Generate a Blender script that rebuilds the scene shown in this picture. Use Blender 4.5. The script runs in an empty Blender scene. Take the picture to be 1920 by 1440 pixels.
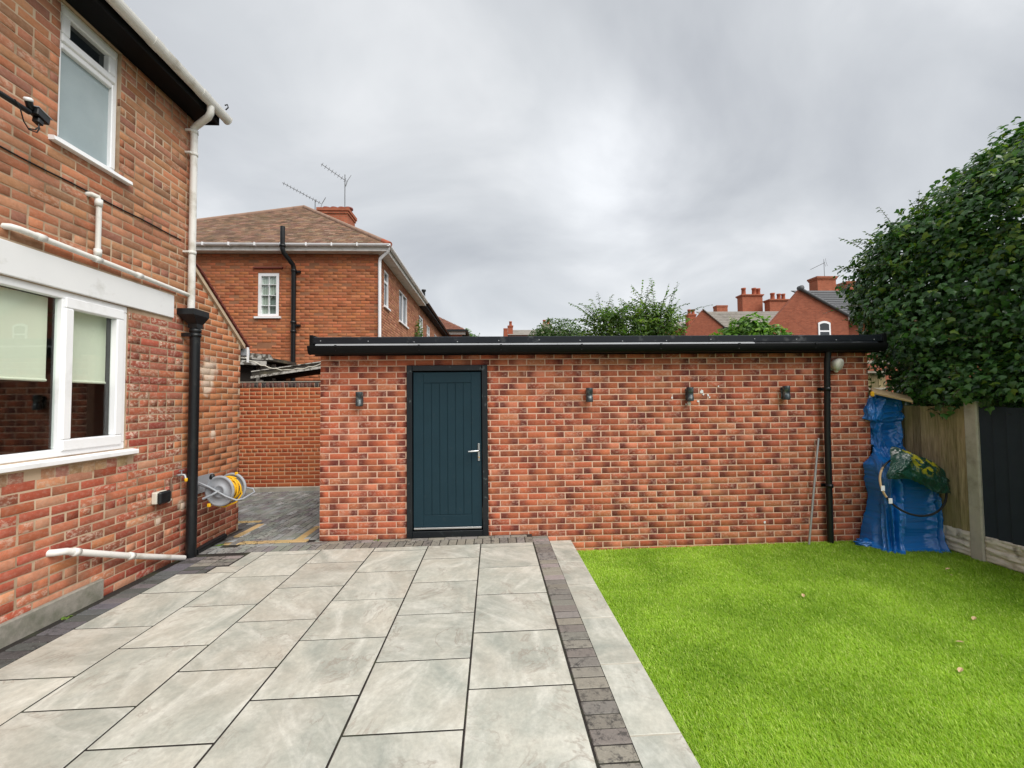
import bpy, bmesh, math, random
import numpy as np
from mathutils import Matrix, Vector, noise as mnoise
random.seed(7); RN = np.random.default_rng(7)
sc = bpy.context.scene
COL = sc.collection
rad = math.radians
# ------------------------------------------------------------------ camera
FPX, YAW, PITCH, ROLL, CX, CZ = 803.4, .0442, .0387, -.0111, .1596, 1.6455
fw = Vector((math.sin(YAW)*math.cos(PITCH), math.cos(YAW)*math.cos(PITCH), math.sin(PITCH)))
r0 = Vector((math.cos(YAW), -math.sin(YAW), 0)); u0 = r0.cross(fw)
rt = r0*math.cos(ROLL)+u0*math.sin(ROLL); up = rt.cross(fw)
cd = bpy.data.cameras.new('camera'); cam = bpy.data.objects.new('camera', cd); COL.objects.link(cam)
cd.sensor_width = 36; cd.lens = FPX/1920*36; cd.clip_start = .05; cd.clip_end = 2000
cam.matrix_world = Matrix(((rt.x, up.x, -fw.x, CX), (rt.y, up.y, -fw.y, 0), (rt.z, up.z, -fw.z, CZ), (0, 0, 0, 1)))
sc.camera = cam
CAMP = Vector((CX, 0, CZ))
def proj(p):
    d = Vector(p)-CAMP; z = d.dot(fw)
    if z < .1: return (-9999, -9999, z)
    return (960+FPX*d.dot(rt)/z, 720-FPX*d.dot(up)/z, z)
# ------------------------------------------------------------------ world, sun, exposure
SUN_EL, SUN_AZ = 50, 138          # azimuth clockwise from +Y: over the fence, right and a little behind
w = bpy.data.worlds.new('World'); sc.world = w; w.use_nodes = True
nt = w.node_tree; N = nt.nodes; L = nt.links; N.clear()
out = N.new('ShaderNodeOutputWorld'); bg = N.new('ShaderNodeBackground'); bg.inputs[1].default_value = .1
sky = N.new('ShaderNodeTexSky'); sky.sky_type = 'NISHITA'; sky.sun_disc = False
sky.sun_elevation = rad(SUN_EL); sky.sun_rotation = rad(SUN_AZ)
tc = N.new('ShaderNodeTexCoord'); sep = N.new('ShaderNodeSeparateXYZ'); L.new(tc.outputs['Generated'], sep.inputs[0])
def wm(op, a, b):
    m = N.new('ShaderNodeMath'); m.operation = op
    for i, v in enumerate((a, b)):
        if isinstance(v, (int, float)): m.inputs[i].default_value = v
        elif v is not None: L.new(v, m.inputs[i])
    return m.outputs[0]
zz = wm('ADD', wm('MAXIMUM', sep.outputs[2], 0), .55)
cmb = N.new('ShaderNodeCombineXYZ'); L.new(wm('DIVIDE', sep.outputs[0], zz), cmb.inputs[0]); L.new(wm('DIVIDE', sep.outputs[1], zz), cmb.inputs[1])
mp = N.new('ShaderNodeMapping'); L.new(cmb.outputs[0], mp.inputs[0]); mp.inputs['Location'].default_value = (3.32, 1.45, 0); mp.inputs['Scale'].default_value = (1.15, 1.5, 1)
n1 = N.new('ShaderNodeTexNoise'); n1.inputs['Scale'].default_value = 1.5; n1.inputs['Detail'].default_value = 7; n1.inputs['Roughness'].default_value = .5; n1.inputs['Distortion'].default_value = .5
L.new(mp.outputs[0], n1.inputs['Vector'])
cr = N.new('ShaderNodeValToRGB'); L.new(n1.outputs[0], cr.inputs[0])
e = cr.color_ramp.elements
e[0].position = .30; e[0].color = (.47, .49, .52, 1); e[1].position = .72; e[1].color = (.90, .91, .92, 1)
m_ = cr.color_ramp.elements.new(.50); m_.color = (.625, .645, .668, 1)
gd = N.new('ShaderNodeVectorMath'); gd.operation = 'DOT_PRODUCT'; L.new(tc.outputs['Generated'], gd.inputs[0]); gd.inputs[1].default_value = (.250, .848, .467)   # thin cloud where the light breaks through
gl = wm('MULTIPLY', wm('POWER', wm('MAXIMUM', gd.outputs['Value'], 0), 110), wm('MULTIPLY', n1.outputs[0], .95))
addg = N.new('ShaderNodeMix'); addg.data_type = 'RGBA'; addg.blend_type = 'ADD'; addg.inputs[0].default_value = 1; L.new(cr.outputs[0], addg.inputs[6]); L.new(gl, addg.inputs[7])
vs = N.new('ShaderNodeVectorMath'); vs.operation = 'SCALE'; vs.inputs['Scale'].default_value = 4.3; L.new(addg.outputs[2], vs.inputs[0])
mx = N.new('ShaderNodeMix'); mx.data_type = 'RGBA'; mx.inputs[0].default_value = .95
L.new(sky.outputs[0], mx.inputs[6]); L.new(vs.outputs[0], mx.inputs[7])
L.new(mx.outputs[2], bg.inputs[0]); L.new(bg.outputs[0], out.inputs[0])
sd = bpy.data.lights.new('sun', 'SUN'); sd.energy = 1.6; sd.angle = rad(50); sd.color = (1, .96, .9)
sun = bpy.data.objects.new('sun', sd); COL.objects.link(sun)
az = rad(SUN_AZ); el = rad(SUN_EL)
tosun = Vector((math.sin(az)*math.cos(el), math.cos(az)*math.cos(el), math.sin(el)))
sun.rotation_euler = tosun.to_track_quat('Z', 'Y').to_euler()
vw = sc.view_settings; vw.view_transform = 'Standard'; vw.look = 'None'; vw.gamma = 1; vw.use_curve_mapping = False
vw.exposure = 1.35
sc.render.engine = 'CYCLES'
# ------------------------------------------------------------------ materials
def srgb(r, g, b):
    f = lambda c: (c/255/12.92 if c/255 <= .04045 else ((c/255+.055)/1.055)**2.4)
    return (f(r), f(g), f(b))
class NT:
    def __init__(s, name):
        s.m = bpy.data.materials.new(name); s.m.use_nodes = True; s.t = s.m.node_tree; s.n = s.t.nodes; s.l = s.t.links
        s.b = s.n['Principled BSDF']; s.out = s.n['Material Output']
        g = s.n.new('ShaderNodeNewGeometry'); s.pos = g.outputs['Position']
    def put(s, sock, v):
        if isinstance(v, (int, float)): sock.default_value = v
        elif isinstance(v, (tuple, list)): sock.default_value = tuple(v)+((1,) if len(v) == 3 and sock.type == 'RGBA' else ())
        else: s.l.new(v, sock)
    def noise(s, scale, detail=4, rough=.55, vec=None, stretch=None, dist=0):
        n = s.n.new('ShaderNodeTexNoise'); n.inputs['Scale'].default_value = scale; n.inputs['Detail'].default_value = detail
        n.inputs['Roughness'].default_value = rough; n.inputs['Distortion'].default_value = dist
        v = vec or s.pos
        if stretch:
            mp = s.n.new('ShaderNodeMapping'); mp.inputs['Scale'].default_value = stretch[:3]
            if len(stretch) > 3: mp.inputs['Rotation'].default_value = (0, 0, stretch[3])
            s.l.new(v, mp.inputs[0]); v = mp.outputs[0]
        s.l.new(v, n.inputs['Vector']); return n.outputs[0]
    def ramp(s, fac, a, b, ca=(0, 0, 0), cb=(1, 1, 1)):
        r = s.n.new('ShaderNodeValToRGB'); s.l.new(fac, r.inputs[0]); e = r.color_ramp.elements
        e[0].position = a; e[1].position = b; e[0].color = (*ca, 1); e[1].color = (*cb, 1); return r.outputs[0]
    def mix(s, fac, a, b, mode='MIX'):
        m = s.n.new('ShaderNodeMix'); m.data_type = 'RGBA'; m.blend_type = mode
        s.put(m.inputs[0], fac); s.put(m.inputs[6], a); s.put(m.inputs[7], b); return m.outputs[2]
    def math(s, op, a, b=0, c=None):
        m = s.n.new('ShaderNodeMath'); m.operation = op; s.put(m.inputs[0], a); s.put(m.inputs[1], b)
        if c is not None: s.put(m.inputs[2], c)
        return m.outputs[0]
    def attr(s, name):
        a = s.n.new('ShaderNodeAttribute'); a.attribute_name = name; return a
    def bump(s, h, strength=.3, dist=.01):
        b = s.n.new('ShaderNodeBump'); b.inputs['Strength'].default_value = strength; b.inputs['Distance'].default_value = dist
        s.l.new(h, b.inputs['Height']); s.l.new(b.outputs[0], s.b.inputs['Normal'])
    def fin(s, col, rough=.6, spec=.35, metal=0):
        s.put(s.b.inputs['Base Color'], col); s.put(s.b.inputs['Roughness'], rough)
        s.b.inputs['Specular IOR Level'].default_value = spec; s.b.inputs['Metallic'].default_value = metal
        return s.m
def mat(name, col, rough=.6, var=.15, vscale=8, bump=0, bscale=60, metal=0, spec=.35, dirt=None, dscale=3, dlo=.5, dhi=.75, rvar=0):
    t = NT(name)
    n = t.noise(vscale, 5)
    c = t.mix(n, tuple(x*(1-var) for x in col), tuple(min(1, x*(1+var)) for x in col))
    if dirt: c = t.mix(t.ramp(t.noise(dscale, 6, .6), dlo, dhi), c, dirt)
    if bump: t.bump(t.noise(bscale, 4), bump, .004)
    ro = rough
    if rvar: ro = t.math('MULTIPLY_ADD', t.noise(vscale*2, 4), rvar, rough-rvar/2)
    return t.fin(c, ro, spec, metal)
def brick_mat(name, dark=(.13, .035, .03), lime=(.62, .50, .41), bump=.5, blot=.22, limepts=(), stain=None, limebase=0.0, span=0.0):
    t = NT(name)
    a = t.attr('bc'); d = t.attr('bd')
    sp = t.n.new('ShaderNodeSeparateXYZ'); t.l.new(d.outputs['Vector'], sp.inputs[0])
    fine = t.noise(38, 6, .65); mid = t.noise(9, 4, .6)
    uu = t.math('ADD', sp.outputs[0], t.math('MULTIPLY', t.math('SUBTRACT', mid, .5), .45))
    lm = t.math('MULTIPLY', t.ramp(uu, .10+span, .48+span, (1, 1, 1), (0, 0, 0)), sp.outputs[1])
    rm = t.math('MULTIPLY', t.ramp(uu, .52-span, .90-span), sp.outputs[2])
    dm = t.math('MAXIMUM', lm, rm)
    c = t.mix(fine, t.mix(1, a.outputs['Color'], (1-blot,)*3, 'MULTIPLY'), t.mix(1, a.outputs['Color'], (1+blot,)*3, 'MULTIPLY'))
    c = t.mix(t.math('MULTIPLY', dm, .88), c, dark)
    if stain: c = t.mix(t.math('MULTIPLY', t.ramp(t.noise(1.7, 6, .6), .52, .72), .55), c, stain)
    # lime / mortar smears
    thr = t.ramp(t.noise(24, 6, .7, stretch=(1, 1, 1.6)), .48, .62)
    amt = t.math('MULTIPLY', thr, a.outputs['Alpha'])
    for (px, py, pz, r) in limepts:
        vd = t.n.new('ShaderNodeVectorMath'); vd.operation = 'DISTANCE'; t.l.new(t.pos, vd.inputs[0]); vd.inputs[1].default_value = (px, py, pz)
        k = t.math('ADD', vd.outputs['Value'], t.math('MULTIPLY', t.math('SUBTRACT', t.noise(11, 5, .6), .5), r*1.6))
        amt = t.math('MAXIMUM', amt, t.math('MULTIPLY', t.ramp(k, r*.62, r*1.05, (1, 1, 1), (0, 0, 0)), .85))
    c = t.mix(amt, c, lime)
    # fine specks of lime
    c = t.mix(t.math('MULTIPLY', t.ramp(t.noise(70, 3, .5), .70, .76), .45), c, lime)
    t.bump(t.math('ADD', fine, t.math('MULTIPLY', t.noise(140, 3), .5)), bump, .004)
    return t.fin(c, .85, .2)
def paver_mat(name, attr=True, col=(.2, .2, .2), wet=.5):
    t = NT(name)
    a = t.attr('bc').outputs['Color']
    n = t.noise(60, 5, .7); c = t.mix(n, t.mix(1, a, (.72,)*3, 'MULTIPLY'), t.mix(1, a, (1.25,)*3, 'MULTIPLY'))
    sp = t.math('MULTIPLY', t.ramp(t.noise(22, 6, .75), .50, .60), t.ramp(t.noise(1.9, 3), .40, .56))
    c = t.mix(t.math('MULTIPLY', sp, wet), c, (.045, .043, .042))
    c = t.mix(t.math('MULTIPLY', t.ramp(t.noise(95, 2), .69, .74), .5), c, (.5, .48, .44))
    t.bump(n, .4, .004); return t.fin(c, .8, .25)
def slab_mat():
    t = NT('porcelain_slab')  # lit crown top put into leaf colour: more yellow-green leaves higher up
    oi = t.n.new('ShaderNodeObjectInfo'); tcn = t.n.new('ShaderNodeTexCoord')
    ad = t.n.new('ShaderNodeVectorMath'); ad.operation = 'MULTIPLY_ADD'; t.l.new(oi.outputs['Random'], ad.inputs[0]); ad.inputs[1].default_value = (37, 53, 11); t.l.new(tcn.outputs['Object'], ad.inputs[2])
    rot = t.n.new('ShaderNodeVectorRotate'); rot.rotation_type = 'Z_AXIS'; t.l.new(ad.outputs[0], rot.inputs['Vector'])
    t.l.new(t.math('MULTIPLY', oi.outputs['Random'], 2.2), rot.inputs['Angle'])
    v = rot.outputs[0]
    big = t.noise(2.0, 6, .62, v, dist=1.0); streak = t.noise(2.6, 9, .66, v, stretch=(1.0, 2.6, 1), dist=.45); fine = t.noise(30, 8, .75, v)
    c = t.mix(t.ramp(big, .34, .66), (.325, .345, .305), (.515, .51, .445)); c = t.mix(t.math('MULTIPLY', t.ramp(t.noise(1.3, 4, .5, v), .48, .68), .55), c, (.45, .415, .35))
    c = t.mix(t.math('MULTIPLY', t.ramp(streak, .47, .70), .66), c, (.66, .66, .60))
    c = t.mix(t.math('MULTIPLY', t.ramp(streak, .46, .30, (1, 1, 1), (0, 0, 0)), .0), c, (.3, .3, .27))
    vein = t.ramp(t.math('ABSOLUTE', t.math('SUBTRACT', t.noise(1.9, 7, .62, v, dist=1.2), .5)), .0, .018, (1, 1, 1), (0, 0, 0))
    c = t.mix(t.math('MULTIPLY', t.math('MULTIPLY', vein, t.ramp(t.noise(2.2, 2, .5, v), .48, .60)), .6), c, (.27, .23, .19))
    c = t.mix(t.ramp(fine, .25, .75), t.mix(1, c, (.80,)*3, 'MULTIPLY'), t.mix(1, c, (1.16,)*3, 'MULTIPLY'))
    tone = t.math('MULTIPLY_ADD', oi.outputs['Random'], .14, .93)
    cb = t.n.new('ShaderNodeCombineColor'); [t.l.new(tone, cb.inputs[i]) for i in range(3)]
    c = t.mix(1, c, cb.outputs[0], 'MULTIPLY')
    t.bump(t.math('ADD', fine, t.math('MULTIPLY', streak, .6)), .12, .004)
    return t.fin(c, .52, .35)
def leaf_mat(name, gloss=.42, trans=.28):
    t = NT(name); a = t.attr('bc').outputs['Color']
    t.fin(a, gloss, .45)
    tr = t.n.new('ShaderNodeBsdfTranslucent'); t.l.new(t.mix(1, a, (1.3, 1.5, .7), 'MULTIPLY'), tr.inputs[0])
    ms = t.n.new('ShaderNodeMixShader'); ms.inputs[0].default_value = trans
    t.l.new(t.b.outputs[0], ms.inputs[1]); t.l.new(tr.outputs[0], ms.inputs[2]); t.l.new(ms.outputs[0], t.out.inputs[0]); return t.m
def glass_mat(name, tint=(.97, 1, .985), ior=1.5, rough=.01):
    t = NT(name); t.n.remove(t.b)
    g = t.n.new('ShaderNodeBsdfGlossy'); g.inputs['Roughness'].default_value = rough
    tr = t.n.new('ShaderNodeBsdfTransparent'); tr.inputs[0].default_value = (*tint, 1)
    lw_ = t.n.new('ShaderNodeLayerWeight'); lw_.inputs[0].default_value = .5
    fr = t.math('MULTIPLY_ADD', t.math('POWER', lw_.outputs['Facing'], 5), .92, .06)
    ms = t.n.new('ShaderNodeMixShader'); t.l.new(fr, ms.inputs[0]); t.l.new(tr.outputs[0], ms.inputs[1]); t.l.new(g.outputs[0], ms.inputs[2])
    t.l.new(ms.outputs[0], t.out.inputs[0]); return t.m
def brick_tex_mat(name, c1, c2, mortar, axis='XZ'):
    t = NT(name)
    sp = t.n.new('ShaderNodeSeparateXYZ'); t.l.new(t.pos, sp.inputs[0]); cb = t.n.new('ShaderNodeCombineXYZ')
    t.l.new(t.math('ADD', sp.outputs[0], sp.outputs[1]), cb.inputs[0]); t.l.new(sp.outputs[2], cb.inputs[1])
    b = t.n.new('ShaderNodeTexBrick'); t.l.new(cb.outputs[0], b.inputs['Vector']); b.inputs['Scale'].default_value = 1
    b.inputs['Brick Width'].default_value = .225; b.inputs['Row Height'].default_value = .075; b.inputs['Mortar Size'].default_value = .008
    b.inputs['Color1'].default_value = (*c1, 1); b.inputs['Color2'].default_value = (*c2, 1); b.inputs['Mortar'].default_value = (*mortar, 1)
    c = t.mix(t.noise(3, 5), t.mix(1, b.outputs[0], (.7,)*3, 'MULTIPLY'), t.mix(1, b.outputs[0], (1.3,)*3, 'MULTIPLY'))
    return t.fin(c, .9, .2)
MB_OUT = brick_mat('multi_brick', dark=(.088, .020, .021), lime=(.60, .40, .31), blot=.22, stain=(.17, .05, .03), span=.13)
MB_HOUSE = brick_mat('old_house_brick', dark=(.2, .10, .06), lime=(.66, .54, .43), blot=.3, stain=(.20, .11, .065),
                     limepts=((-3.3, 5.36, 2.06, .17), (-3.3, 5.36, 1.86, .12), (-3.3, 5.46, 1.28, .06), (-3.3, 4.95, .52, .07), (-3.3, 4.62, .45, .05)))
MB_BW = brick_mat('boundary_brick', dark=(.25, .06, .03), blot=.16, lime=(.6, .42, .3))
MB_NB = brick_mat('neighbour_brick', dark=(.2, .07, .04), blot=.22, lime=(.55, .4, .3), stain=(.22, .09, .05))
M_MORT_OUT = mat('pale_mortar', (.64, .43, .32), .9, .2, 6, .3, 90)
M_MORT_HOUSE = mat('sand_mortar', (.53, .40, .28), .95, .3, 2.2, .5, 70, dirt=(.24, .15, .09), dscale=1.3, dlo=.46, dhi=.66)
M_MORT_BW = mat('buff_mortar', (.62, .38, .22), .95, .25, 5, .3, 80)
M_MORT_NB = mat('brown_mortar', (.28, .13, .07), .95, .3, 4)
M_SLAB = slab_mat(); M_PAV = paver_mat('grey_paver', wet=.85)
M_JOINT = mat('dark_joint', (.022, .019, .017), .95, .4, 20, dirt=(.05, .06, .03), dscale=4)
M_SOIL = mat('turf_backing', (.22, .32, .012), .95, .3, 12)
M_GROUND = mat('rough_ground', (.10, .10, .07), .95, .3, .5)
M_UPVC = mat('white_upvc', (.86, .87, .89), .32, .04, 4, spec=.5, dirt=(.62, .62, .60), dscale=2.2, dlo=.55, dhi=.8)
M_OLDWHITE = mat('weathered_white_plastic', (.72, .71, .68), .42, .08, 5, spec=.45, dirt=(.45, .42, .36), dscale=5, dlo=.52, dhi=.72)
M_RENDER = mat('painted_lintel', (.76, .77, .78), .6, .05, 3, .15, 60, dirt=(.55, .55, .53), dscale=4, dlo=.6, dhi=.8)
M_BLACKP = mat('black_plastic', (.006, .0075, .009), .40, .3, 10, spec=.4, dirt=(.022, .022, .021), dscale=9, dlo=.6, dhi=.75, rvar=.2)
M_FASC = mat('black_fascia', (.0035, .004, .0045), .6, .3, 6, spec=.15)
M_GUTB = mat('black_gutter', (.0035, .004, .0045), .5, .3, 8, spec=.2)
M_TRIM = mat('anthracite_trim', (.008, .011, .016), .36, .25, 3, spec=.4, dirt=(.07, .075, .08), dscale=7, dlo=.58, dhi=.72, rvar=.15)
M_DRIP = mat('pale_drip_edge', (.40, .42, .44), .4, .25, 3, spec=.5)
M_DOOR = mat('teal_door_paint', (.0105, .033, .047), .5, .14, 5, .08, 160, spec=.22, dirt=(.02, .04, .052), dscale=14, dlo=.62, dhi=.74, rvar=.15)
M_FRAME = mat('dark_door_frame', (.004, .007, .010), .36, .25, 6, spec=.5, dirt=(.07, .085, .09), dscale=16, dlo=.62, dhi=.7)
M_STEEL = mat('brushed_steel', (.62, .63, .64), .3, .08, 20, metal=1)
M_GALV = mat('galvanised_tube', (.42, .43, .44), .45, .15, 12, metal=.6)
M_GREYP = mat('grey_plastic', (.32, .34, .37), .45, .1, 12, spec=.4, dirt=(.2, .2, .2), dscale=9, dlo=.55, dhi=.75)
M_YEL = mat('yellow_plastic', (.75, .42, .015), .4, .12, 10)
M_LAMP = mat('grey_lamp_metal', (.055, .07, .08), .4, .2, 15, metal=.4, dirt=(.22, .25, .25), dscale=18, dlo=.5, dhi=.7)
M_LENS = mat('milky_lens', (.48, .52, .50), .25, .05, 10, spec=.5)
M_CREAM = mat('cream_plastic', (.62, .60, .52), .45, .1, 8, dirt=(.3, .3, .25), dscale=10)
M_BLIND = mat('pale_roller_blind', (.80, .80, .68), .8, .03, 30)
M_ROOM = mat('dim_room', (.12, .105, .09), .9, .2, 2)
M_CAB = mat('pale_cabinet', (.42, .42, .40), .6, .1, 3)
M_GLASS = glass_mat('clear_glass')
M_DGLASS = mat('dark_reflective_glass', (.02, .025, .03), .05, .1, 3, spec=.8)
t = NT('frosted_glass'); nn = t.noise(120, 3, .6, stretch=(1, .6, 2.2)); t.bump(nn, .5, .004); M_FROST = t.fin(t.mix(t.noise(2.4, 3), (.24, .31, .33), (.42, .49, .51)), .22, .7)
M_CONC = mat('concrete', (.46, .43, .36), .9, .18, 8, .5, 60, dirt=(.22, .20, .15), dscale=4)
M_PLINTH = mat('plinth_concrete', (.27, .255, .22), .95, .35, 30, .8, 90, dirt=(.12, .13, .09), dscale=5)
M_ROCK = mat('rock_face_concrete', (.66, .61, .52), .9, .25, 14, .8, 50, dirt=(.20, .18, .14), dscale=7, dlo=.52, dhi=.66)
M_TARP = mat('blue_tarpaulin', (.007, .15, .48), .25, .15, 3, .25, 40, spec=.75, rvar=.10)
M_HOOPT = mat('dark_rubber_tube', (.02, .024, .028), .5, .2, 20)
M_WOODT = mat('pale_wood', (.50, .36, .2), .7, .25, 10, .3, 40)
M_BRASS = mat('brass', (.6, .42, .15), .35, .2, 20, metal=1)
M_COPPER = mat('tarnished_copper', (.22, .15, .11), .5, .3, 20, metal=.7)
M_TERRA = mat('terracotta', (.34, .095, .05), .85, .25, 3)
M_TERRA2 = mat('verge_tile', (.19, .05, .038), .8, .3, 12)
M_MORTV = mat('verge_mortar', (.52, .40, .28), .95, .2, 15, .4, 60)
M_SLATE = mat('slate_grey_roof', (.105, .11, .118), .7, .2, 4)
M_SLATE2 = mat('weathered_slate', (.235, .215, .19), .8, .2, 2, dirt=(.15, .14, .12), dscale=1.5)
M_FARB = brick_tex_mat('far_red_brick', (.34, .10, .055), (.25, .07, .04), (.24, .12, .08))
M_FARB2 = brick_tex_mat('far_orange_brick', (.40, .12, .065), (.32, .09, .05), (.3, .16, .1))
M_ANT = mat('aerial_metal', (.17, .175, .18), .5, .1, 30, metal=.6)
M_BARK = mat('brown_bark', (.075, .055, .04), .9, .35, 12, .6, 40)
M_IVY = leaf_mat('ivy_leaf', .30, .30); M_TREE = leaf_mat('tree_leaf', .5, .38); M_BLADE = leaf_mat('grass_blade', .6, .38)
M_DRY = mat('dry_leaf', (.5, .36, .2), .8, .2, 30)
M_FELT = mat('roof_felt', (.05, .045, .038), .9, .4, 8, .4, 60, dirt=(.12, .11, .07), dscale=4)
M_PEEL = mat('peeling_white_paint', (.50, .49, .45), .8, .3, 10, .4, 40, dirt=(.09, .08, .065), dscale=11, dlo=.45, dhi=.58)
M_DARKW = mat('dark_shed_wall', (.03, .024, .02), .9, .3, 8)
M_GREYFENCE = mat('dark_grey_fence_paint', (.024, .032, .044), .75, .18, 6, .2, 30, spec=.2)
def wood_mat():
    t = NT('weathered_fence_wood'); oi = t.n.new('ShaderNodeObjectInfo')
    g = t.noise(9, 6, .65, stretch=(6, 6, .5)); big = t.noise(1.6, 4, .6)
    c = t.mix(t.ramp(g, .3, .7), (.16, .125, .065), (.42, .33, .20)); c = t.mix(t.math('MULTIPLY', t.ramp(big, .42, .66), .6), c, (.20, .19, .07))
    tone = t.math('MULTIPLY_ADD', oi.outputs['Random'], .7, .65); cb = t.n.new('ShaderNodeCombineColor'); [t.l.new(tone, cb.inputs[i]) for i in range(3)]
    c = t.mix(1, c, cb.outputs[0], 'MULTIPLY'); t.bump(g, .4, .004); return t.fin(c, .85, .2)
M_WOOD = wood_mat()
def tile_mat():
    t = NT('brown_plain_tile'); a = t.attr('bc').outputs['Color']; n = t.noise(14, 5, .7)
    c = t.mix(n, t.mix(1, a, (.65,)*3, 'MULTIPLY'), t.mix(1, a, (1.3,)*3, 'MULTIPLY'))
    c = t.mix(t.math('MULTIPLY', t.ramp(t.noise(1.1, 5, .6), .5, .68), .45), c, (.155, .125, .075)); return t.fin(c, .9, .2)
M_TILE = tile_mat()
# ------------------------------------------------------------------ mesh helpers
def npmesh(name, V, F, attrs=None, smooth=False):
    """V (n,3), F (m,k) -> mesh; attrs {name: (type, array)} per point"""
    V = np.asarray(V, np.float32); F = np.asarray(F, np.int32); me = bpy.data.meshes.new(name)
    me.vertices.add(len(V)); me.vertices.foreach_set('co', V.ravel())
    k = F.shape[1]; me.loops.add(F.size); me.loops.foreach_set('vertex_index', F.ravel())
    me.polygons.add(len(F)); me.polygons.foreach_set('loop_start', np.arange(0, F.size, k, dtype=np.int32))
    if smooth: me.polygons.foreach_set('use_smooth', np.ones(len(F), bool))
    for n, (ty, arr) in (attrs or {}).items():
        a = me.attributes.new(n, ty, 'POINT'); a.data.foreach_set('color' if ty == 'FLOAT_COLOR' else 'vector', np.asarray(arr, np.float32).ravel())
    me.update(calc_edges=True); me.validate(); return me
class MB:
    def __init__(s): s.v = []; s.f = []; s.sm = []
    def add(s, vs, fs, smooth=False):
        o = len(s.v); s.v += [tuple(v) for v in vs]; s.f += [tuple(i+o for i in f) for f in fs]; s.sm += [smooth]*len(fs); return s
    def box(s, x0, x1, y0, y1, z0, z1, M=None, bev=0):
        x0, x1 = min(x0, x1), max(x0, x1); y0, y1 = min(y0, y1), max(y0, y1); z0, z1 = min(z0, z1), max(z0, z1)
        if bev > 0:
            b = min(bev, (x1-x0)/2.2, (y1-y0)/2.2, (z1-z0)/2.2); vs = []; idx = {}
            for ix, iy, iz in [(i, j, k) for i in (0, 1) for j in (0, 1) for k in (0, 1)]:
                X = (x0, x1)[ix]; Y = (y0, y1)[iy]; Z = (z0, z1)[iz]; sx = 1-2*ix; sy = 1-2*iy; sz = 1-2*iz
                for a, p in enumerate(((X, Y+sy*b, Z+sz*b), (X+sx*b, Y, Z+sz*b), (X+sx*b, Y+sy*b, Z))): idx[ix, iy, iz, a] = len(vs); vs.append(p)
            q = lambda *k: idx[k]; fs = []
            for i in (0, 1):
                fs.append([q(i, 0, 0, 0), q(i, 1, 0, 0), q(i, 1, 1, 0), q(i, 0, 1, 0)]); fs.append([q(0, i, 0, 1), q(1, i, 0, 1), q(1, i, 1, 1), q(0, i, 1, 1)]); fs.append([q(0, 0, i, 2), q(1, 0, i, 2), q(1, 1, i, 2), q(0, 1, i, 2)])
            for i in (0, 1):
                for j in (0, 1):
                    fs.append([q(i, j, 0, 0), q(i, j, 1, 0), q(i, j, 1, 1), q(i, j, 0, 1)]); fs.append([q(i, 0, j, 0), q(i, 1, j, 0), q(i, 1, j, 2), q(i, 0, j, 2)]); fs.append([q(0, i, j, 1), q(1, i, j, 1), q(1, i, j, 2), q(0, i, j, 2)])
                    for k in (0, 1): fs.append([q(i, j, k, 0), q(i, j, k, 1), q(i, j, k, 2)])
        else:
            vs = [(x0, y0, z0), (x1, y0, z0), (x1, y1, z0), (x0, y1, z0), (x0, y0, z1), (x1, y0, z1), (x1, y1, z1), (x0, y1, z1)]
            fs = [(0, 3, 2, 1), (4, 5, 6, 7), (0, 1, 5, 4), (1, 2, 6, 5), (2, 3, 7, 6), (3, 0, 4, 7)]
        if M: vs = [M @ Vector(v) for v in vs]
        return s.add(vs, fs)
    def tube(s, pts, r, n=10, cap=True, smooth=True):
        P = [Vector(p) for p in pts]; R = r if isinstance(r, (list, tuple)) else [r]*len(P); vs = []; fs = []
        tg = [(P[min(i+1, len(P)-1)]-P[max(i-1, 0)]).normalized() for i in range(len(P))]
        a = Vector((0, 0, 1)) if abs(tg[0].z) < .9 else Vector((1, 0, 0)); nrm = (a-tg[0]*a.dot(tg[0])).normalized()
        for i, p in enumerate(P):
            nrm = (nrm-tg[i]*nrm.dot(tg[i])).normalized(); bi = tg[i].cross(nrm)
            for k in range(n): th = 2*math.pi*k/n; vs.append(p+(nrm*math.cos(th)+bi*math.sin(th))*R[i])
        for i in range(len(P)-1):
            for k in range(n): fs.append((i*n+k, i*n+(k+1) % n, (i+1)*n+(k+1) % n, (i+1)*n+k))
        s.add(vs, fs, smooth)
        if cap: s.add(vs[:n], [tuple(range(n))[::-1]]); s.add(vs[-n:], [tuple(range(n))])
        return s
    def ring(s, c, ax, R, r, n=40, m=8, a0=0, a1=2*math.pi):
        ax = Vector(ax).normalized(); e1 = ax.orthogonal().normalized(); e2 = ax.cross(e1); c = Vector(c)
        full = abs(a1-a0-2*math.pi) < 1e-6
        return s.tube([c+(e1*math.cos(a0+(a1-a0)*i/n)+e2*math.sin(a0+(a1-a0)*i/n))*R for i in range(n+1)], r, m, cap=not full)
    def lathe(s, c, ax, prof, n=24):
        ax = Vector(ax).normalized(); e1 = ax.orthogonal().normalized(); e2 = ax.cross(e1); c = Vector(c); vs = []; fs = []
        for (r, h) in prof:
            for k in range(n): th = 2*math.pi*k/n; vs.append(c+ax*h+(e1*math.cos(th)+e2*math.sin(th))*max(r, 1e-4))
        for i in range(len(prof)-1):
            for k in range(n): fs.append((i*n+k, i*n+(k+1) % n, (i+1)*n+(k+1) % n, (i+1)*n+k))
        return s.add(vs, fs, True)
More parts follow.
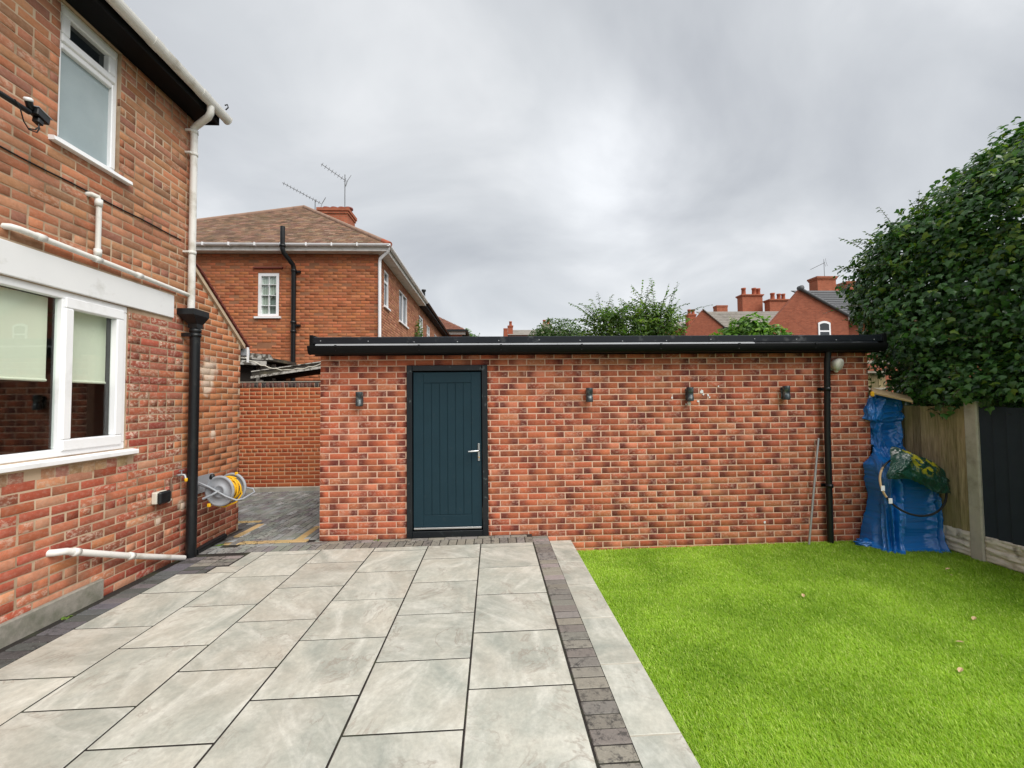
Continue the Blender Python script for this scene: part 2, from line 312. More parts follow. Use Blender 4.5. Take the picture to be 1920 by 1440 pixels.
    def prism(s, poly, ax, a, b):
        """poly of 2D points extruded along axis ax (0,1,2) from a to b; the two other axes in order"""
        def p3(p, h):
            l = list(p); l.insert(ax, h); return tuple(l)
        n = len(poly); vs = [p3(p, a) for p in poly]+[p3(p, b) for p in poly]
        return s.add(vs, [tuple(range(n))[::-1], tuple(range(n, 2*n))]+[(i, (i+1) % n, n+(i+1) % n, n+i) for i in range(n)])
    def mesh(s, name):
        me = bpy.data.meshes.new(name); me.from_pydata(s.v, [], s.f); me.polygons.foreach_set('use_smooth', s.sm)
        bm = bmesh.new(); bm.from_mesh(me); bmesh.ops.recalc_face_normals(bm, faces=bm.faces); bm.to_mesh(me); bm.free(); me.update(); return me
WM = {}
def ob(name, data, m=None, parent=None, label=None, cat=None, group=None, kind=None, local=False):
    if isinstance(data, MB): data = data.mesh(name)
    o = bpy.data.objects.new(name, data); COL.objects.link(o)
    if m and data and not data.materials: data.materials.append(m)
    if parent:
        o.parent = parent
        if not local and parent.name in WM: o.matrix_parent_inverse = WM[parent.name].inverted()
    for k, v in (('label', label), ('category', cat), ('group', group), ('kind', kind)):
        if v: o[k] = v
    return o
def thing(name, label, cat, loc=(0, 0, 0), group=None, rotz=0):
    o = ob(name, None, None, None, label, cat, group); o.location = loc; o.rotation_euler = (0, 0, rotz); o.empty_display_size = .1
    WM[o.name] = Matrix.Translation(loc) @ Matrix.Rotation(rotz, 4, 'Z'); return o
def copy_tree(o, parent=None, label=None):
    c = o.copy(); COL.objects.link(c); c.parent = parent
    for ch in list(o.children): copy_tree(ch, c)
    if label: c['label'] = label
    return c
# tilted ground frame: paving and lawn share a slight fall
TILT = Matrix.Translation((0, 0, .0301)) @ Matrix.Rotation(-.0098, 4, 'Y') @ Matrix.Rotation(-.0086, 4, 'X')
def tz(x, y, dz=0): return .0098*x-.0086*(y-3.5)+dz
def struct(name, data, m, tilt=True):
    o = ob(name, data, m, kind='structure')
    if tilt: o.matrix_world = TILT
    return o
# ------------------------------------------------------------------ bricks
def brick_template(r, rough=0):
    cu, cv = .010, .034; v = []
    j = lambda a: a*(r.random()-.5)*2
    for (n, iu, iv) in ((0, 0, 0), (.90, 0, 0), (1, cu, cv)):
        for (a, b) in ((0, 0), (1, 0), (1, 1), (0, 1)):
            v.append((a+(iu if a == 0 else -iu)*(1+j(.6))+(j(.007*rough) if n else 0), b+(iv if b == 0 else -iv)*(1+j(.6))+(j(.028*rough) if n else 0), n))
    f = [(i, (i+1) % 4, 4+(i+1) % 4, 4+i) for i in range(4)]+[(4+i, 4+(i+1) % 4, 8+(i+1) % 4, 8+i) for i in range(4)]+[(8, 9, 10, 11)]
    return np.array(v), np.array(f)
class Style:
    """a family of brick variants: colours, dark ends and smears"""
    def __init__(s, name, fn, m, n=28, rough=0, depth=.03):
        s.name, s.m, s.depth, s.var = name, m, depth, []
        r = random.Random(hash(name) % 1000 if False else sum(map(ord, name)))
        for i in range(n):
            V, F = brick_template(r, rough); c, dl, dr, smear = fn(r)
            A = {'bc': ('FLOAT_COLOR', np.tile((*c, smear), (12, 1))), 'bd': ('FLOAT_VECTOR', np.stack([V[:, 0], np.full(12, dl), np.full(12, dr)], 1))}
            s.var.append((V, F, A, npmesh('brick', V, F, A)))
            s.var[-1][3].materials.append(m)
def jit(c, r, a=.12, b=.05):
    k = 1+r.uniform(-a, a); return tuple(max(.01, x*k*(1+r.uniform(-b, b))) for x in c)
class Bricks:
    def __init__(s): s.items = []
    def wall(s, O, U, style, cells, prox=.0012, vis=True):
        """cells (ua,ub,va,vb[,style]) in the wall's own frame; O origin, U along"""
        U = Vector(U); Nn = U.cross(Vector((0, 0, 1)))
        for c in cells:
            st = c[4] if len(c) > 4 else style
            ua, ub, va, vb = c[:4]; d = st.depth
            M = Matrix.Identity(4); col = (U*(ub-ua), Vector((0, 0, vb-va)), Nn*d)
            org = Vector(O)+U*ua+Vector((0, 0, va))-Nn*(d-random.uniform(-prox, prox))
            for i in range(3):
                for k in range(3): M[k][i] = col[i][k]
                M[i][3] = org[i]
            mid = org+U*(ub-ua)/2+Vector((0, 0, (vb-va)/2))
            px, py, z = proj(mid); area = 0
            if vis and -20 < px < 1940 and -20 < py < 1460:
                n = (mid-CAMP).normalized(); area = (ub-ua)*(vb-va)/z**2*abs(n.dot(Nn))
            s.items.append((area, M, st, random.randrange(len(st.var))))
    def build(s, parent, limit=300, single='brick', rest='brickwork'):
        s.items.sort(key=lambda t: -t[0]); loose = [t for t in s.items[:limit] if t[0] > 0]; tail = s.items[len(loose):]
        inv = WM[parent.name].inverted()
        for a, M, st, v in loose:
            o = bpy.data.objects.new(single, st.var[v][3]); COL.objects.link(o); o.parent = parent; o.matrix_parent_inverse = inv; o.matrix_basis = M
        by = {}
        for t in tail: by.setdefault(t[2].name, []).append(t)
        for k, lst in by.items():
            VV = []; FF = []; C = []; D = []
            for i, (a, M, st, v) in enumerate(lst):
                V, F, A, _ = st.var[v]; Mn = np.array(M); VV.append(V @ Mn[:3, :3].T+Mn[:3, 3]); FF.append(F+12*i); C.append(A['bc'][1]); D.append(A['bd'][1])
            me = npmesh(rest, np.concatenate(VV), np.concatenate(FF), {'bc': ('FLOAT_COLOR', np.concatenate(C)), 'bd': ('FLOAT_VECTOR', np.concatenate(D))})
            ob(rest, me, lst[0][2].m, parent, kind='stuff')
def courses(u0, u1, v0, v1, pu=.2325, pv=.0765, j=.010, holes=(), headers=0, lim=None, hoff=0, jitter=.002):
    out = []; k = 0; v = v0
    while v < v1-.02:
        vb = min(v+pv-j, v1); hd = headers and (k+hoff) % headers == 0
        p = pu/2 if hd else pu; off = (p/2 if k % 2 else 0)
        lo, hi = u0, u1
        if lim: lo, hi = lim((v+vb)/2)
        ivs = [(lo, hi)]
        for (ha, hb, va, vc) in holes:
            if min(vb, vc)-max(v, va) > .35*(vb-v):
                nv = []
                for a, b in ivs:
                    if hb <= a or ha >= b: nv.append((a, b))
                    else:
                        if ha-a > .02: nv.append((a, ha))
                        if b-hb > .02: nv.append((hb, b))
                ivs = nv
        for a, b in ivs:
            x = u0-off+math.floor((a-u0+off)/p)*p
            while x < b-.012:
                xa, xb = max(x, a), min(x+p-j, b)
                if xb-xa > .025: out.append((xa+random.uniform(0, jitter), xb-random.uniform(0, jitter), v+random.uniform(-1, 1)*jitter*.5, vb+random.uniform(-1, 1)*jitter*.5))
                x += p
        v += pv; k += 1
    return out
def core(parent, name, O, U, u0, u1, v0, v1, holes, thick, m, back=.007, lim=None):
    """mortar body behind the bricks, pierced by the openings"""
    U = Vector(U); Nn = U.cross(Vector((0, 0, 1))); mb = MB()
    us = sorted({u0, u1, *[h for q in holes for h in q[:2]]}); vs_ = sorted({v0, v1, *[h for q in holes for h in q[2:4]]})
    us = [u for u in us if u0 <= u <= u1]; vs_ = [v for v in vs_ if v0 <= v <= v1]
    M = Matrix.Identity(4)
    for i, c in enumerate((U, Vector((0, 0, 1)), Nn)):
        for k in range(3): M[k][i] = c[k]
    for k in range(3): M[k][3] = O[k]
    for a, b in zip(us, us[1:]):
        for c, d in zip(vs_, vs_[1:]):
            cu, cv = (a+b)/2, (c+d)/2
            if any(h[0] < cu < h[1] and h[2] < cv < h[3] for h in holes): continue
            mb.box(a, b, c, d, -thick, -back, M)
    return ob(name, mb, m, parent)
# styles
def f_out(r):
    base = r.choice([(.455, .134, .064), (.43, .118, .058), (.50, .175, .095), (.39, .100, .054), (.48, .152, .078)])
    p = r.random(); dl, dr = (1, 0) if p < .36 else (0, 1) if p < .72 else (.9, .9) if p < .82 else (0, 0) if p < .93 else (.45, .35)
    return jit(base, r, .10, .06), dl*r.uniform(.6, 1), dr*r.uniform(.6, 1), .12 if r.random() < .7 else .40
S_OUT = Style('out', f_out, MB_OUT, 40)
def f_up(r):
    base = r.choice([(.42, .178, .092), (.45, .20, .108), (.40, .158, .084), (.47, .215, .122), (.36, .15, .086), (.43, .165, .093), (.31, .14, .085)])
    return jit(base, r, .14, .08), .5*(r.random() < .12), .5*(r.random() < .12), .35 if r.random() < .25 else .08
S_UP = Style('houseup', f_up, MB_HOUSE, 32, 1)
def f_low(r):
    base = r.choice([(.38, .095, .052), (.43, .125, .066), (.33, .075, .045), (.48, .175, .09), (.46, .145, .08), (.28, .08, .05), (.52, .24, .14), (.41, .105, .058)])
    return jit(base, r, .15, .08), .6*(r.random() < .15), .6*(r.random() < .12), .55 if r.random() < .2 else .12
S_LOW = Style('houselow', f_low, MB_HOUSE, 36, 1)
def f_lime(r):
    base = r.choice([(.33, .085, .05), (.38, .12, .07), (.30, .075, .05), (.36, .11, .07)])
    return jit(base, r, .15, .08), 0, 0, r.choice([.8, .7, .4, .5, .15, .25])
S_LIME = Style('houselime', f_lime, MB_HOUSE, 28, 1.2)
def f_ext(r):
    base = r.choice([(.44, .165, .075), (.47, .185, .085), (.41, .145, .068), (.45, .155, .072)])
    return jit(base, r, .09, .06), 0, 0, .06
S_EXT = Style('houseext', f_ext, MB_HOUSE, 24, .8)
def f_extlow(r):
    base = r.choice([(.27, .085, .045), (.31, .10, .052), (.24, .07, .04), (.29, .08, .045), (.20, .07, .045)])
    return jit(base, r, .12, .08), 0, 0, .12
S_EXTL = Style('houseextlow', f_extlow, MB_HOUSE, 24, .8)
def f_buff(r):
    return jit(r.choice([(.42, .25, .14), (.40, .21, .12), (.44, .28, .16), (.38, .17, .12)]), r, .12, .06), 0, 0, .4
S_BUFF = Style('housebuff', f_buff, MB_HOUSE, 12, 1)
def f_bw(r):
    return jit(r.choice([(.44, .118, .042), (.41, .105, .040), (.46, .132, .05), (.37, .09, .036)]), r, .08, .05), 0, 0, .04
S_BW = Style('boundary', f_bw, MB_BW, 24, .4)
def f_bwd(r): return jit(r.choice([(.05, .032, .03), (.09, .045, .04), (.16, .06, .045), (.04, .035, .035)]), r, .2, .1), 0, 0, .15
S_BWD = Style('boundarycope', f_bwd, MB_BW, 16, .8)
def f_nb(r):
    return jit(r.choice([(.45, .155, .066), (.42, .138, .060), (.48, .175, .082), (.37, .118, .054), (.46, .15, .068)]), r, .12, .06), 0, 0, .2 if r.random() < .1 else .04
S_NB = Style('neighbour', f_nb, MB_NB, 28, .8)
def f_nbs(r): return jit(r.choice([(.40, .18, .10), (.37, .16, .09), (.43, .20, .12), (.34, .13, .075)]), r, .12, .06), 0, 0, .1
S_NBS = Style('neighbourside', f_nbs, MB_NB, 20, .6)

# ================================================================== GROUND
g = MB(); g.box(-600, 600, -300, 900, -.9, -.62); ob('ground', g, M_GROUND, kind='structure')
# ---- patio of 600 mm slabs
pb = MB(); pb.box(-3.0, .611, -1.2, 5.058, -.20, -.0022); patio = struct('patio', pb, M_JOINT)
XL = [.607, 0, -.605, -1.21, -1.815, -2.42, -3.0]
def slab_mesh(w, d, t=.02):
    mb = MB(); mb.box(-w/2, w/2, -d/2, d/2, -t, 0, bev=.003); me = mb.mesh('slab'); me.materials.append(M_SLAB); return me
SM = {}
def slab(par, x0, x1, y0, y1, dz=0, name='slab'):
    gx, gy = .0052, .0050; k = (round(x1-x0, 3), round(y1-y0, 3))
    if k not in SM: SM[k] = slab_mesh(k[0]-2*gx, k[1]-2*gy)
    o = bpy.data.objects.new(name, SM[k]); COL.objects.link(o); o.parent = par
    o.location = ((x0+x1)/2, (y0+y1)/2, dz+random.uniform(-.0008, .0008)); o.rotation_euler = (random.uniform(-.0012, .0012), random.uniform(-.0012, .0012), random.uniform(-.0015, .0015)); return o
for ci in range(6):
    x1, x0 = XL[ci], XL[ci+1]; y = (2.51 if ci % 2 == 0 else 2.21)-.605*6
    far = 5.055 if ci < 5 else 4.462
    if ci == 5: x0 = -3.0
    while y < far-.02:
        y2 = min(y+.605, far)
        if y2 > -1.15: slab(patio, x0, x1, max(y, -1.15), y2)
        y += .605
slab(patio, -2.715, -2.42, 4.462, 4.63, 0); slab(patio, -2.60, -2.42, 4.63, 5.055)
# ---- pavers
PV = {}
def paver_mesh(i, c, w=.2, d=.1):
    k = (i, w, d)
    if k not in PV:
        mb = MB(); mb.box(-w/2, w/2, -d/2, d/2, -.03, 0, bev=.005); me = mb.mesh('paver'); me.materials.append(M_PAV)
        a = me.attributes.new('bc', 'FLOAT_COLOR', 'POINT'); a.data.foreach_set('color', np.tile((*c, 1), (len(me.vertices), 1)).astype(np.float32).ravel()); PV[k] = me
    return PV[k]
PC = [jit((.235, .218, .195), random, .22, .05) for _ in range(10)]
PCD = [jit((.115, .115, .118), random, .35, .06) for _ in range(8)]
PCL = [jit((.30, .305, .29), random, .42, .06) for _ in range(14)]
PCB = [jit((.50, .36, .17), random, .12, .05) for _ in range(6)]
def paver(par, x, y, pal, tag, along=False, w=.195, d=.0925, dz=0):
    i = random.randrange(len(pal)); me = paver_mesh(tag+str(i), pal[i], w, d)
    o = bpy.data.objects.new('paver', me); COL.objects.link(o); o.parent = par
    o.location = (x, y, dz+random.uniform(-.002, .002)); o.rotation_euler = (random.uniform(-.008, .008), random.uniform(-.008, .008), (math.pi/2 if along else 0)+random.uniform(-.01, .01)); return o
eb = MB(); eb.box(.612, .806, -1.2, 5.30, -.19, -.0045); edging = struct('block_edging', eb, M_JOINT)
y = -1.1
while y < 5.28: paver(edging, .709, y, PC, 'g', w=.188, d=.0935); y += .1005
bb = MB(); bb.box(-3.30, -3.004, -1.2, 5.05, -.19, -.0055); border = struct('dark_block_border', bb, M_JOINT)
y = -1.1
while y < 4.45: paver(border, -3.105, y, PCD, 'd'); y += .1
y = 4.51
while y < 5.0:
    paver(border, -3.115, y, PCD, 'd'); paver(border, -2.915, y, PC if y > 4.7 else PCD, 'g' if y > 4.7 else 'd')
    if y > 4.66: paver(border, -2.716, y, PC, 'g')
    else: paver(border, -2.775, y, PCD, 'd', w=.085)
    y += .1
sb = MB(); sb.box(-3.6, .62, 5.06, 5.40, -.19, -.0050); soldier = struct('soldier_course', sb, M_JOINT)
x = -3.25
while x < .60: paver(soldier, x, 5.158, PC if x > -1.9 else PCL, 'g' if x > -1.9 else 'l', along=True, w=.192); x += .1005
x = -1.95
while x < .60: paver(soldier, x, 5.312, PC, 'g', w=.197, d=.085); x += .2005
# ---- step strip below the edging
st = MB(); st.box(.807, 1.108, -1.2, 5.375, -.30, -.0945); step = struct('garden_step', st, M_CONC)
y = 2.835-.605*6
while y < 5.36:
    y2 = min(y+.605, 5.372); slab(step, .806, 1.112, y, y2, -.092); y += .605
# ---- driveway beyond the passage
dv = MB(); dv.box(-9, -1.95, 5.401, 8.72, -.22, -.0060); drive = struct('driveway', dv, M_JOINT)
dr_items = []
def addp(x, y, pal, tag, along): dr_items.append((y+abs(x+2.6)*.2, x, y, pal, tag, along))
for x in np.arange(-3.18, -1.9, .2): addp(x, 5.305, PCL, 'l', False)
for x in np.arange(-3.02, -2.2, .2): addp(x, 5.41, PCB, 'b', False)
for y in np.arange(5.56, 6.35, .2): addp(-3.12, y, PCB, 'b', True)
for y in np.arange(5.51, 6.5, .2): addp(-2.25, y, PCB, 'b', True)
for x in np.arange(-4.5, -3.15, .2): addp(x, 6.40, PCB, 'b', False)
k = 0
for x in np.arange(-5.6, -1.85, .1005):
    y = 5.46+(.1 if k % 2 else 0)
    while y < 8.68:
        bad = (abs(x+3.12) < .03 and y < 6.4) or (abs(x+2.25) < .03 and y < 6.6) or (x < -3.2 and y < 6.05)
        if not bad: addp(x, y, PCL if not (x < -3.15 and y < 6.3) else PCD, 'l' if not (x < -3.15 and y < 6.3) else 'd', True)
        y += .2005
    k += 1
dr_items.sort(key=lambda t: t[0])
vis = []; rest_ = []
for it in dr_items:
    p = proj((it[1], it[2], -.05)); (vis if 440 < p[0] < 600 and len(vis) < 300 else rest_).append(it)
for _, x, y, pal, tag, al in vis: paver(drive, x, y, pal, tag, al, dz=.006 if tag == 'b' else 0)
VV = []; FF = []; CC = []
for _, x, y, pal, tag, al in rest_:
    w_, d_ = (.0485, .0985) if al else (.0985, .0485); z = random.uniform(-.006, .003); o = len(VV)
    VV += [(x-w_, y-d_, z-.02), (x+w_, y-d_, z-.02), (x+w_, y+d_, z-.02), (x-w_, y+d_, z-.02), (x-w_+.004, y-d_+.004, z), (x+w_-.004, y-d_+.004, z), (x+w_-.004, y+d_-.004, z), (x-w_+.004, y+d_-.004, z)]
    FF += [(o+4, o+5, o+6, o+7)]+[(o+i, o+(i+1) % 4, o+4+(i+1) % 4, o+4+i) for i in range(4)]; c = random.choice(pal); CC += [(*c, 1)]*8
ob('paver_field', npmesh('paver_field', VV, FF, {'bc': ('FLOAT_COLOR', CC)}), M_PAV, drive, kind='stuff', local=True)
# ---- lawn
lw = MB(); lw.box(1.108, 5.62, -1.2, 5.45, -.40, -.232); lawn = struct('lawn', lw, M_SOIL)
def grass():
    n = 460000; x = RN.uniform(1.116, 5.56, n); y = 5.36-4.4*RN.beta(1.25, 1.0, n)
    keep = (y > .95); x, y = x[keep], y[keep]; n = len(x)
    h = RN.uniform(.014, .027, n); lean = RN.uniform(.3, 1.2, n); 
    fld = np.array([mnoise.noise((a*1.3, b*1.3, 3.1)) for a, b in zip(x[::60], y[::60])]).repeat(60)[:n] if False else np.zeros(n)
    ang = RN.normal(2.2, .95, n)
    wd = RN.uniform(.0011, .0022, n)*(1+.25*(y-2).clip(0, 4))
    dx, dy = np.cos(ang), np.sin(ang); px, py = -dy, dx
    z0 = -.232
    tip = np.stack([x+dx*h*lean, y+dy*h*lean, z0+h*np.cos(lean*.75)+.002], 1)
    mid = np.stack([x+dx*h*lean*.35, y+dy*h*lean*.35, z0+h*.62], 1)
    b0 = np.stack([x-px*wd, y-py*wd, np.full(n, z0)], 1); b1 = np.stack([x+px*wd, y+py*wd, np.full(n, z0)], 1)
    m0 = mid-np.stack([px*wd*.8, py*wd*.8, 0*x], 1); m1 = mid+np.stack([px*wd*.8, py*wd*.8, 0*x], 1)
    t0 = tip-np.stack([px*wd*.3, py*wd*.3, 0*x], 1); t1 = tip+np.stack([px*wd*.3, py*wd*.3, 0*x], 1)
    V = np.stack([b0, b1, m0, m1, t0, t1], 1).reshape(-1, 3); i = np.arange(n)[:, None]*6
    F = np.concatenate([i+np.array([0, 1, 3, 2]), i+np.array([2, 3, 5, 4])])
    gx_ = ((x-1)/.06).astype(int); gy_ = ((y-.9)/.06).astype(int); fld = np.array([[.5+.55*mnoise.noise((a*.10, b*.10, 2.2))+.30*mnoise.noise((a*.33, b*.33, 5.2)) for b in range(80)] for a in range(80)]); patch = fld[gx_.clip(0, 79), gy_.clip(0, 79)]
    k = (RN.random(n)*.48+.12+(patch-.35)*.55).clip(0, 1.15)
    c0 = np.array([.135, .275, .004]); c1 = np.array([.475, .67, .06]); c = c0+(c1-c0)*k[:, None]
    br = RN.random(n) < .04+.14*patch.clip(0, 1); c[br] = np.array([.56, .66, .17])
    C = np.concatenate([c*RN.uniform(.85, 1.15, (n, 1)), np.ones((n, 1))], 1).repeat(6, 0)
    return npmesh('artificial_grass', V, F, {'bc': ('FLOAT_COLOR', C)})
go = ob('artificial_grass', grass(), M_BLADE, None, 'bright lime green artificial turf pile covering the lawn', 'turf', kind='stuff'); go.matrix_world = TILT

# ================================================================== OUTBUILDING
YW = 5.38; WX0, WX1 = -1.968, 5.055
OUT = thing('brick_outbuilding', 'long flat-roofed red brick outbuilding with dark teal door', 'outbuilding', (1.5, YW+1.4, -.2))
HOLE = (-.912, .088, -.03, 2.098)
core(OUT, 'wall', (0, YW, 0), (1, 0, 0), WX0, WX1, -.42, 2.26, [HOLE], .1, M_MORT_OUT, back=.0022)
bw = MB(); bw.box(WX0, WX0+.1, YW+.101, 8.45, -.4, 2.26); bw.box(WX1-.1, WX1, YW+.101, 8.45, -.4, 2.26); bw.box(WX0+.101, WX1-.101, 8.35, 8.45, -.4, 2.26); ob('wall', bw, M_FARB, OUT)
B = Bricks(); B.wall((0, YW, 0), (1, 0, 0), S_OUT, courses(WX0, WX1, -.352, 2.25, .2325, .0765, .0095, [HOLE]))
# bricks of the right return
B.wall((WX1, YW, 0), (0, 1, 0), S_OUT, courses(0, 3.05, -.352, 2.25, .2325, .0765, .011), vis=False)
B.build(OUT)
rf = MB(); rf.box(-1.99, 5.11, YW-.10, 8.5, 2.262, 2.40); roof = ob('roof', rf, M_FELT, OUT)
fb = MB(); fb.box(-1.985, 5.105, YW-.125, YW-.101, 2.21, 2.345); ob('fascia', fb, M_FASC, OUT)
tr = MB()
xs = [-1.985, .35, 2.85, 5.11]
for a, b in zip(xs, xs[1:]):
    tr.prism([(YW-.10, 2.435), (YW-.165, 2.432), (YW-.175, 2.425), (YW-.172, 2.355), (YW-.10, 2.350)], 0, a, b-.002)
ob('edge_trim', tr, M_TRIM, OUT)
for (a, b, dz) in ((-1.95, .95, .004), (.953, 3.42, 0), (3.423, 5.02, .008)):
    dp = MB(); dp.prism([(YW-.165, 2.349), (YW-.205, 2.338+dz*.4), (YW-.207, 2.322+dz*.4), (YW-.15, 2.342)], 0, a, b); ob('drip_edge', dp, M_DRIP if a < 3 else M_TRIM, OUT)
gt = MB(); pr = []
for i in range(13): th = math.pi*i/12; pr.append((YW-.185-.062*math.cos(th), 2.315-.098*math.sin(th)))
pin = [(p[0]+(.004 if p[0] < YW-.185 else -.004), p[1]+.004) for p in pr][::-1]
gt.prism(pr+pin, 0, -2.02, 5.10); gut = ob('gutter', gt, M_GUTB, OUT)
for x in (-2.021, 5.101):
    ec = MB(); ec.prism([(YW-.185-.067*math.cos(math.pi*i/12), 2.318-.104*math.sin(math.pi*i/12)) for i in range(13)], 0, x-.006, x+.006); ob('end_cap', ec, M_GUTB, gut)
eb2 = MB(); eb2.box(-2.03, -1.987, YW-.185, YW-.03, 2.30, 2.455, bev=.006); ob('corner_trim', eb2, M_FASC, OUT)
eb2 = MB(); eb2.box(5.112, 5.16, YW-.185, YW-.03, 2.26, 2.45, bev=.006); ob('corner_trim', eb2, M_FASC, OUT)
for x in np.arange(-1.7, 5.0, .98):
    bk = MB(); bk.ring((x, YW-.185, 2.315), (1, 0, 0), .072, .008, 14, 6, math.pi*1.0, math.pi*2.0); bk.box(x-.012, x+.012, YW-.255, YW-.24, 2.305, 2.325); ob('gutter_bracket', bk, M_BLACKP, gut)
for i, x in enumerate(np.arange(-1.9, 5.0, .53)):
    scw = MB(); scw.lathe((x+.05*math.sin(i*7), YW-.174, 2.375+.01*math.cos(i*5)), (0, -1, 0), [(.006, 0), (.006, .003), (.003, .005), (0, .005)], 8); ob('screw', scw, M_DRIP, OUT)
dp = MB(); dp.tube([(4.425, YW-.135, 2.25), (4.42, YW-.11, 2.10), (4.415, YW-.075, 1.2), (4.412, YW-.06, -.21)], .036, 14); pipe = ob('downpipe', dp, M_BLACKP, OUT)
for z in (1.75, .52): 
    cl = MB(); cl.lathe((4.415, YW-.063-.022*z, z), (0, 0, 1), [(.037, -.022), (.042, -.022), (.042, .022), (.037, .022)], 14); cl.box(4.36, 4.474, YW-.012, YW+.001, z-.02, z+.02); ob('pipe_clip', cl, M_BLACKP, pipe)
# door
DX0, DX1, DZ1 = HOLE[0], HOLE[1], HOLE[3]
door = ob('door', MB().box(DX0+.078, DX1-.078, YW+.008, YW+.05, .072, DZ1-.085, bev=.002), M_DOOR, OUT)
fr = MB(); fr.box(DX0+.001, DX0+.070, YW-.028, YW+.07, -.03, DZ1-.001, bev=.004); fr.box(DX1-.070, DX1-.001, YW-.028, YW+.07, -.03, DZ1-.001, bev=.004); fr.box(DX0+.071, DX1-.071, YW-.027, YW+.07, DZ1-.072, DZ1-.002, bev=.004); ob('door_frame', fr, M_FRAME, OUT)
ob('threshold', MB().box(DX0+.071, DX1-.071, YW-.026, YW+.07, -.025, .055, bev=.004), M_FRAME, OUT)
PX0, PX1, PZ0, PZ1 = DX0+.205, DX1-.205, .245, 1.875
rl = MB(); rl.box(DX0+.080, PX0-.002, YW-.004, YW+.0079, .10, DZ1-.09, bev=.003); rl.box(PX1+.002, DX1-.080, YW-.004, YW+.0079, .10, DZ1-.09, bev=.003)
rl.box(PX0-.0015, PX1+.0015, YW-.0042, YW+.0079, .10, PZ0-.002, bev=.003); rl.box(PX0-.0015, PX1+.0015, YW-.0042, YW+.0079, PZ1+.002, DZ1-.09, bev=.003); ob('door_rail', rl, M_DOOR, door)
n = 6; pw = (PX1-PX0)/n
for i in range(n): ob('door_plank', MB().box(PX0+i*pw+.0022, PX0+(i+1)*pw-.0022, YW-.0005, YW+.0075, PZ0+.002, PZ1-.002, bev=.0025), M_DOOR, door)
ob('weather_bar', MB().box(DX0+.085, DX1-.085, YW-.022, YW-.0045, .074, .098, bev=.004), M_STEEL, door)
hx = DX1-.112
ob('handle_plate', MB().box(hx-.014, hx+.014, YW-.013, YW-.0043, .90, 1.12, bev=.004), M_STEEL, door)
ob('handle', MB().tube([(hx, YW-.013, 1.03), (hx, YW-.05, 1.03), (hx-.012, YW-.06, 1.03), (hx-.13, YW-.058, 1.024)], [.011, .011, .011, .009], 10), M_STEEL, door)
ob('lock_cylinder', MB().lathe((hx, YW-.0131, .945), (0, -1, 0), [(.008, 0), (.008, .006), (0, .006)], 12), M_BRASS, door)
# plaster flecks on the wall
t = random.Random(3)
for (px, pz, s) in ((2.83, 1.735, .03), (2.85, 1.70, .014), (2.91, 1.69, .016), (2.93, 1.66, .012), (2.78, 1.61, .018), (2.44, 1.66, .014), (2.62, 1.575, .012), (3.6, .06, .02), (3.05, 1.80, .012), (1.15, 1.02, .012)):
    fl = MB(); k = 9; fl.prism([(px+s*t.uniform(.5, 1)*math.cos(6.283*i/k), pz+s*1.2*t.uniform(.5, 1)*math.sin(6.283*i/k)) for i in range(k)], 1, YW-.006, YW-.0005); ob('plaster_fleck', fl, M_RENDER, OUT)
# ---- wall lights (four alike)
def wall_light():
    r = thing('wall_light', 'grey cylindrical up-and-down wall light on the outbuilding', 'wall light', (0, 0, 0), 'wall lights along the outbuilding')
    ob('backplate', MB().box(-.032, .032, -.012, 0, -.075, .075, bev=.004), M_LAMP, r, local=True)
    ob('body', MB().lathe((0, -.066, 0), (0, 0, 1), [(.030, -.088), (.041, -.088), (.043, -.08), (.043, -.028), (.040, -.026), (.040, .026), (.043, .028), (.043, .08), (.041, .088), (.030, .088)], 20), M_LAMP, r, local=True)
    ob('bracket', MB().box(-.014, .014, -.03, -.01, -.02, .02), M_LAMP, r, local=True)
    for s in (-1, 1): ob('lens', MB().lathe((0, -.066, s*.080), (0, 0, s), [(.0, .002), (.032, .002), (.032, 0)], 16), M_LENS, r, local=True)
    return r
w0 = wall_light()
labs = ['grey cylindrical wall light between the outbuilding corner and the teal door', 'grey cylindrical wall light, first along the brick from the door handle side',
        'grey cylindrical wall light with white plaster blob hanging below it', 'grey cylindrical wall light nearest the black downpipe on the outbuilding']
for i, (x, z) in enumerate(((-1.475, 1.685), (1.363, 1.705), (2.645, 1.70), (3.90, 1.705))):
    o = w0 if i == 0 else copy_tree(w0); o.location = (x, YW-.003, z); o['label'] = labs[i]
    if i == 2: ob('plaster_blob', MB().box(-.018, .02, -.05, -.012, -.14, -.088, bev=.012), M_RENDER, o, local=True)
# ---- security light
bl = thing('security_light', 'cream domed security light beside the black downpipe under the gutter', 'security light', (4.555, YW, 2.06))
ax = Vector((.35, -.8, -.25))
ob('mount', MB().lathe((4.575, YW+.001, 2.03), (0, -1, 0), [(.0, .0), (.045, 0), (.045, .03), (.03, .045), (0, .045)], 18), M_GREYP, bl)
ob('head', MB().lathe((4.565, YW-.045, 2.075), ax, [(0, -.035), (.03, -.03), (.062, -.005), (.078, .03), (.082, .06), (.074, .075), (.04, .085), (0, .088)], 24), M_CREAM, bl)
ob('sensor', MB().lathe((4.575, YW-.05, 1.985), (0, -1, -.4), [(0, -.01), (.022, -.005), (.024, .02), (.014, .034), (0, .037)], 16), M_CREAM, bl)
# ---- leaning pole
ob('broom_pole', MB().tube([(4.09, 5.27, -.205), (4.21, 5.305, .5), (4.325, 5.345, 1.12)], .0125, 10), M_GALV, None, 'slim grey metal pole leaning on the outbuilding beside the downpipe', 'pole')
for (x, y) in ((-1.22, 5.355), (-2.98, 5.27)):
    pass

